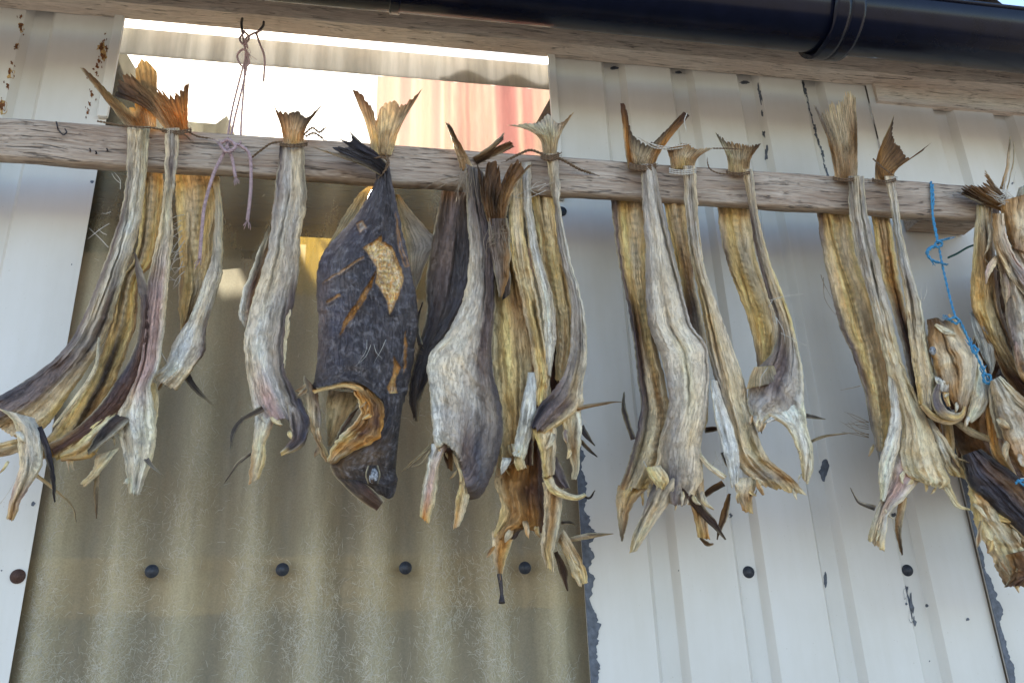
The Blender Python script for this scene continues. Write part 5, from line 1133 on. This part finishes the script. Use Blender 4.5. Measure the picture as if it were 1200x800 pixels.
shreds(c, [(362, 450), (368, 470), (358, 455), (372, 500), (376, 520)], 'nbtB', (10, 22), Y=FR-.004, down=2.2); shreds(c, [(430, 470), (438, 485), (432, 495), (420, 508), (436, 476), (428, 500)], 'oBby', (8, 16), (2, 5), Y=FR-.022, down=2.4)
shreds(d2, [(514, 525), (508, 528), (522, 530), (535, 550), (540, 560), (545, 575)], 'mBcy', (8, 16), (2, 5), Y=FR-.012)
shreds(e0, [(586, 500), (596, 520), (606, 530), (590, 540)], 'lyBm', (14, 30), Y=FR+.02); shreds(e1, [(640, 500), (630, 498), (648, 505), (662, 500), (672, 520)], 'tcyp', (12, 26), Y=FR-.016)
shreds(e4, [(600, 620), (615, 610), (580, 640), (645, 650), (660, 640), (630, 615), (672, 665)], 'oBbty', (12, 28), Y=FR+.008)
shreds(f2, [(730, 570), (742, 572), (752, 570), (762, 566)], 'tBy', (14, 34), Y=FR+.006); shreds(f1, [(770, 560), (780, 566), (790, 572), (764, 550), (800, 575), (812, 580), (822, 575)], 'tycGB', (10, 28), (3, 7), Y=FR-.018)
shreds(g1, [(866, 575), (876, 570), (888, 562), (905, 560), (930, 572)], 'tyBl', (8, 20)); shreds(h1, [(882, 486), (890, 490), (898, 490), (946, 520), (940, 555)], 'cWtB', (8, 16), (2, 5))
shreds(i1, [(1060, 552), (1072, 560), (1085, 564), (1098, 568), (1036, 590), (1028, 620)], 'lyct', (10, 22)); shreds(i2, [(1024, 520), (1036, 522)], 'ytg', (10, 20), Y=BK-.03)
shreds(j2, [(1092, 500), (1104, 515), (1115, 530), (1100, 480), (1088, 490)], 'yBtmn', (14, 30), (4, 9), Y=FR+.004)
shreds(k, [(1100, 445), (1112, 452), (1125, 470), (1135, 488)], 'cWBt', (8, 16), Y=FR-.026)
shreds(m2, [(1170, 300), (1178, 320), (1186, 290), (1190, 340), (1160, 262), (1196, 270)], 'tGkB', (20, 50), (4, 9), Y=FR-.026)
shreds(m1, [(1150, 380), (1165, 410), (1144, 340)], 'yBt', (20, 40), (4, 8), Y=BK-.004)
shreds(n1, [(1170, 490), (1182, 515), (1195, 530), (1180, 470), (1192, 480)], 'WcoB', (18, 36), (5, 10), Y=FR-.04)
shreds(n2_, [(1140, 590), (1150, 610), (1160, 630), (1170, 655), (1182, 670), (1190, 640), (1195, 665), (1165, 600), (1185, 620)], 'ytcBb', (16, 34), (5, 10), Y=FR-.008, down=1.2)

# ------------------------------------------------------------------ ropes and ties
rp = thing('rope', 'thin lilac rope looped from the nails down to the drying pole, knotted ends', 'rope', at1(285, 40, -.06))
rope('strand', [[(290, 62, -.065), (284, 82, -.07), (272, 130, -.09), (266, 168, FR+.008)], [(291, 66, -.065), (287, 90, -.07), (275, 140, -.09), (269, 168, FR+.008)], [(288, 62, -.065), (286, 100, -.07), (283, 140, -.1), (282, 168, FR+.015)]], .0017, M['rope_pink'], rp, 2, .008)
rope('knot', [[(285, 36, -.064), (292, 44, -.07), (286, 52, -.072), (281, 46, -.066), (286, 38, -.064)], [(284, 40, -.066), (288, 60, -.07), (292, 74, -.068), (284, 78, -.066), (278, 66, -.068), (285, 58, -.072), (292, 64, -.07)],
              [(306, 36, -.064), (296, 40, -.07), (288, 46, -.074), (290, 56, -.07)], [(300, 38, -.066), (304, 50, -.068), (310, 68, -.068), (309, 95, -.066)]], .0017, M['rope_pink'], rp, 3, .009, 4)
rope('tail_end', [[(268, 168, FR+.004), (262, 180, FR+.006), (250, 205, FR+.005), (240, 240, FR+.004), (237, 265, FR+.004), (234, 304, FR+.006)], [(266, 170, FR+.004), (272, 186, FR+.006), (276, 208, FR+.008)],
                  [(272, 168, FR+.002), (284, 172, FR+.003), (293, 184, FR+.004), (294, 220, FR+.006), (290, 258, FR+.006)], [(258, 168, FR+.004), (268, 164, FR), (276, 172, FR), (266, 178, FR-.002), (258, 170, FR+.002)]], .0024, M['rope_pink'], rp, 3, .011, 5)
bl = thing('cord', 'bright blue cord wrapped round the pole and tied to the fish head', 'cord', at1(1092, 215, YP))
rope('strand', [[(1090, 216, PB+.006), (1091, 214, YP+.006), (1091, 216, YP-.004), (1092, 240, YP-.004), (1094, 256, YP-.003), (1100, 286, YP-.004)], [(1093, 216, YP-.004), (1094, 236, YP-.005), (1093, 254, YP-.004), (1099, 286, YP-.006)],
                [(1100, 288, YP-.005), (1106, 318, YP-.008), (1118, 366, YP-.03), (1126, 378, YP-.045), (1136, 400, YP-.045), (1148, 424, YP-.045), (1158, 446, YP-.045)]], .0018, M['rope_blue'], bl, 2, .02)
rope('knot', [[(1097, 284, YP-.007), (1102, 283, YP-.010), (1104, 287, YP-.008), (1099, 290, YP-.011), (1096, 287, YP-.009), (1099, 283, YP-.006), (1107, 281, YP-.008)], [(1098, 289, YP-.008), (1091, 291, YP-.009), (1087, 297, YP-.010), (1091, 304, YP-.010), (1101, 308, YP-.010)], [(1098, 288, YP-.010), (1090, 290, YP-.008), (1086, 296, YP-.008), (1090, 303, YP-.008)],
              [(1112, 375, YP-.046), (1118, 372, YP-.05), (1124, 375, YP-.05), (1121, 379, YP-.048), (1115, 376, YP-.046)], [(1140, 404, YP-.048), (1146, 410, YP-.05), (1142, 414, YP-.048), (1138, 406, YP-.046)],
              [(1152, 438, YP-.05), (1160, 440, YP-.052), (1161, 448, YP-.05), (1154, 448, YP-.048), (1152, 438, YP-.05)]], .0022, M['rope_blue'], bl, 2, .016, 8)
rope('strand', [[(1166, 470, FR), (1168, 505, FR), (1166, 518, FR+.004)], [(1192, 562, FR-.05), (1198, 567, FR-.052), (1206, 570, FR-.05)], [(1190, 566, FR-.05), (1199, 562, FR-.052), (1206, 564, FR-.05)]], .0018, M['rope_blue'], bl, 2, .02)
gcd = rope('cord', [[(1111, 302, -.06), (1122, 297, -.062), (1134, 290, -.065), (1150, 284, -.068)]], .0018, M['rope_green'], None, 3, .012, 0); tag(gcd, 'short dark green cord end left of the bundle at the pole end', 'cord')
def tie(label, paths, r=.0016, mat='twine', Y=None):
    o = rope('tie_string', paths, r, M[mat], None, 2, .010, 3); return tag(o, label, 'string', 'strings tying the fish tails')
def ring(x0, x1, y, Y=FR, n=2, dr=.013, sag=3):
    out = []
    for q in range(n):
        yy = y+q*2.2-1; out.append([(x0-1, yy, Y+.006), (x0, yy+sag*.4, Y-.006), ((x0+x1)/2, yy+sag, Y-dr), (x1, yy+sag*.4, Y-.006), (x1+1, yy, Y+.006)])
    return out
tie('brown twine round the two tails at the far left', ring(192, 222, 152)+[[(114, 142, FR+.004), (150, 148, FR-.012), (178, 150, FR-.010), (194, 153, FR-.008)], [(221, 155, FR-.006), (232, 160, FR+.01), (244, 162, FR+.012)], [(206, 157, FR-.013), (216, 158, FR-.01), (222, 163, FR-.004)]], .0014)
tie('brown twine round the tail of the single slim fish', ring(330, 358, 168)+[[(331, 166, FR-.004), (318, 168, FR), (306, 176, FR+.006), (296, 184, FR+.01)], [(356, 158, FR-.002), (366, 150, FR), (374, 155, FR-.002), (380, 151, FR)], [(358, 160, FR), (368, 156, FR-.003), (378, 162, FR)]], .0016)
tie('grey fibre string at the crossing of the dark tail and cream tail', [[(438, 186, FR-.014), (448, 184, FR-.02), (454, 190, FR-.016), (450, 200, FR-.014), (446, 206, FR-.014)], [(452, 180, FR-.01), (456, 192, FR-.016), (448, 204, FR-.016)]], .0014)
tie('thick brown twine knotted under the flat cream tail', ring(636, 653, 181, n=3)+[[(637, 181, FR-.006), (622, 176, FR), (610, 180, FR+.004), (598, 186, FR+.008)], [(652, 184, FR-.006), (664, 190, FR-.004), (678, 198, FR+.004), (692, 203, FR+.012)]], .0021)
tie('brown knot at the tail with two long prongs', ring(740, 766, 193, n=3), .0024)
tie('pale frayed string tied between the pronged tail and the short spiky tail', [[(748, 161, FR-.004), (762, 168, FR-.006), (780, 175, FR-.002), (800, 173, FR-.002)], [(752, 164, FR-.004), (770, 174, FR-.004), (800, 170, FR-.004)], [(758, 167, FR-.004), (780, 172, FR-.004), (806, 169, FR-.004)], [(805, 133, FR), (802, 142, FR), (804, 152, FR)]], .0009, 'fibre')
tie('pale frayed string round the short spiky tail', ring(786, 814, 198, n=3), .0011, 'fibre')
tie('thin brown twine round the small tail with torn tips', ring(853, 878, 201)+[[(855, 204, FR-.008), (842, 203, FR), (832, 198, FR+.004), (829, 190, FR+.004)], [(836, 174, FR), (850, 174, FR-.006), (864, 175, FR-.004)]], .0012)
tie('brown twine round the broad worn tail', ring(978, 1004, 208), .0014)
tie('brown twine across the pointed tail beside the blue cord', ring(1024, 1048, 210)+[[(1023, 186, FR-.004), (1034, 196, FR-.010), (1046, 205, FR-.008)]], .0013)
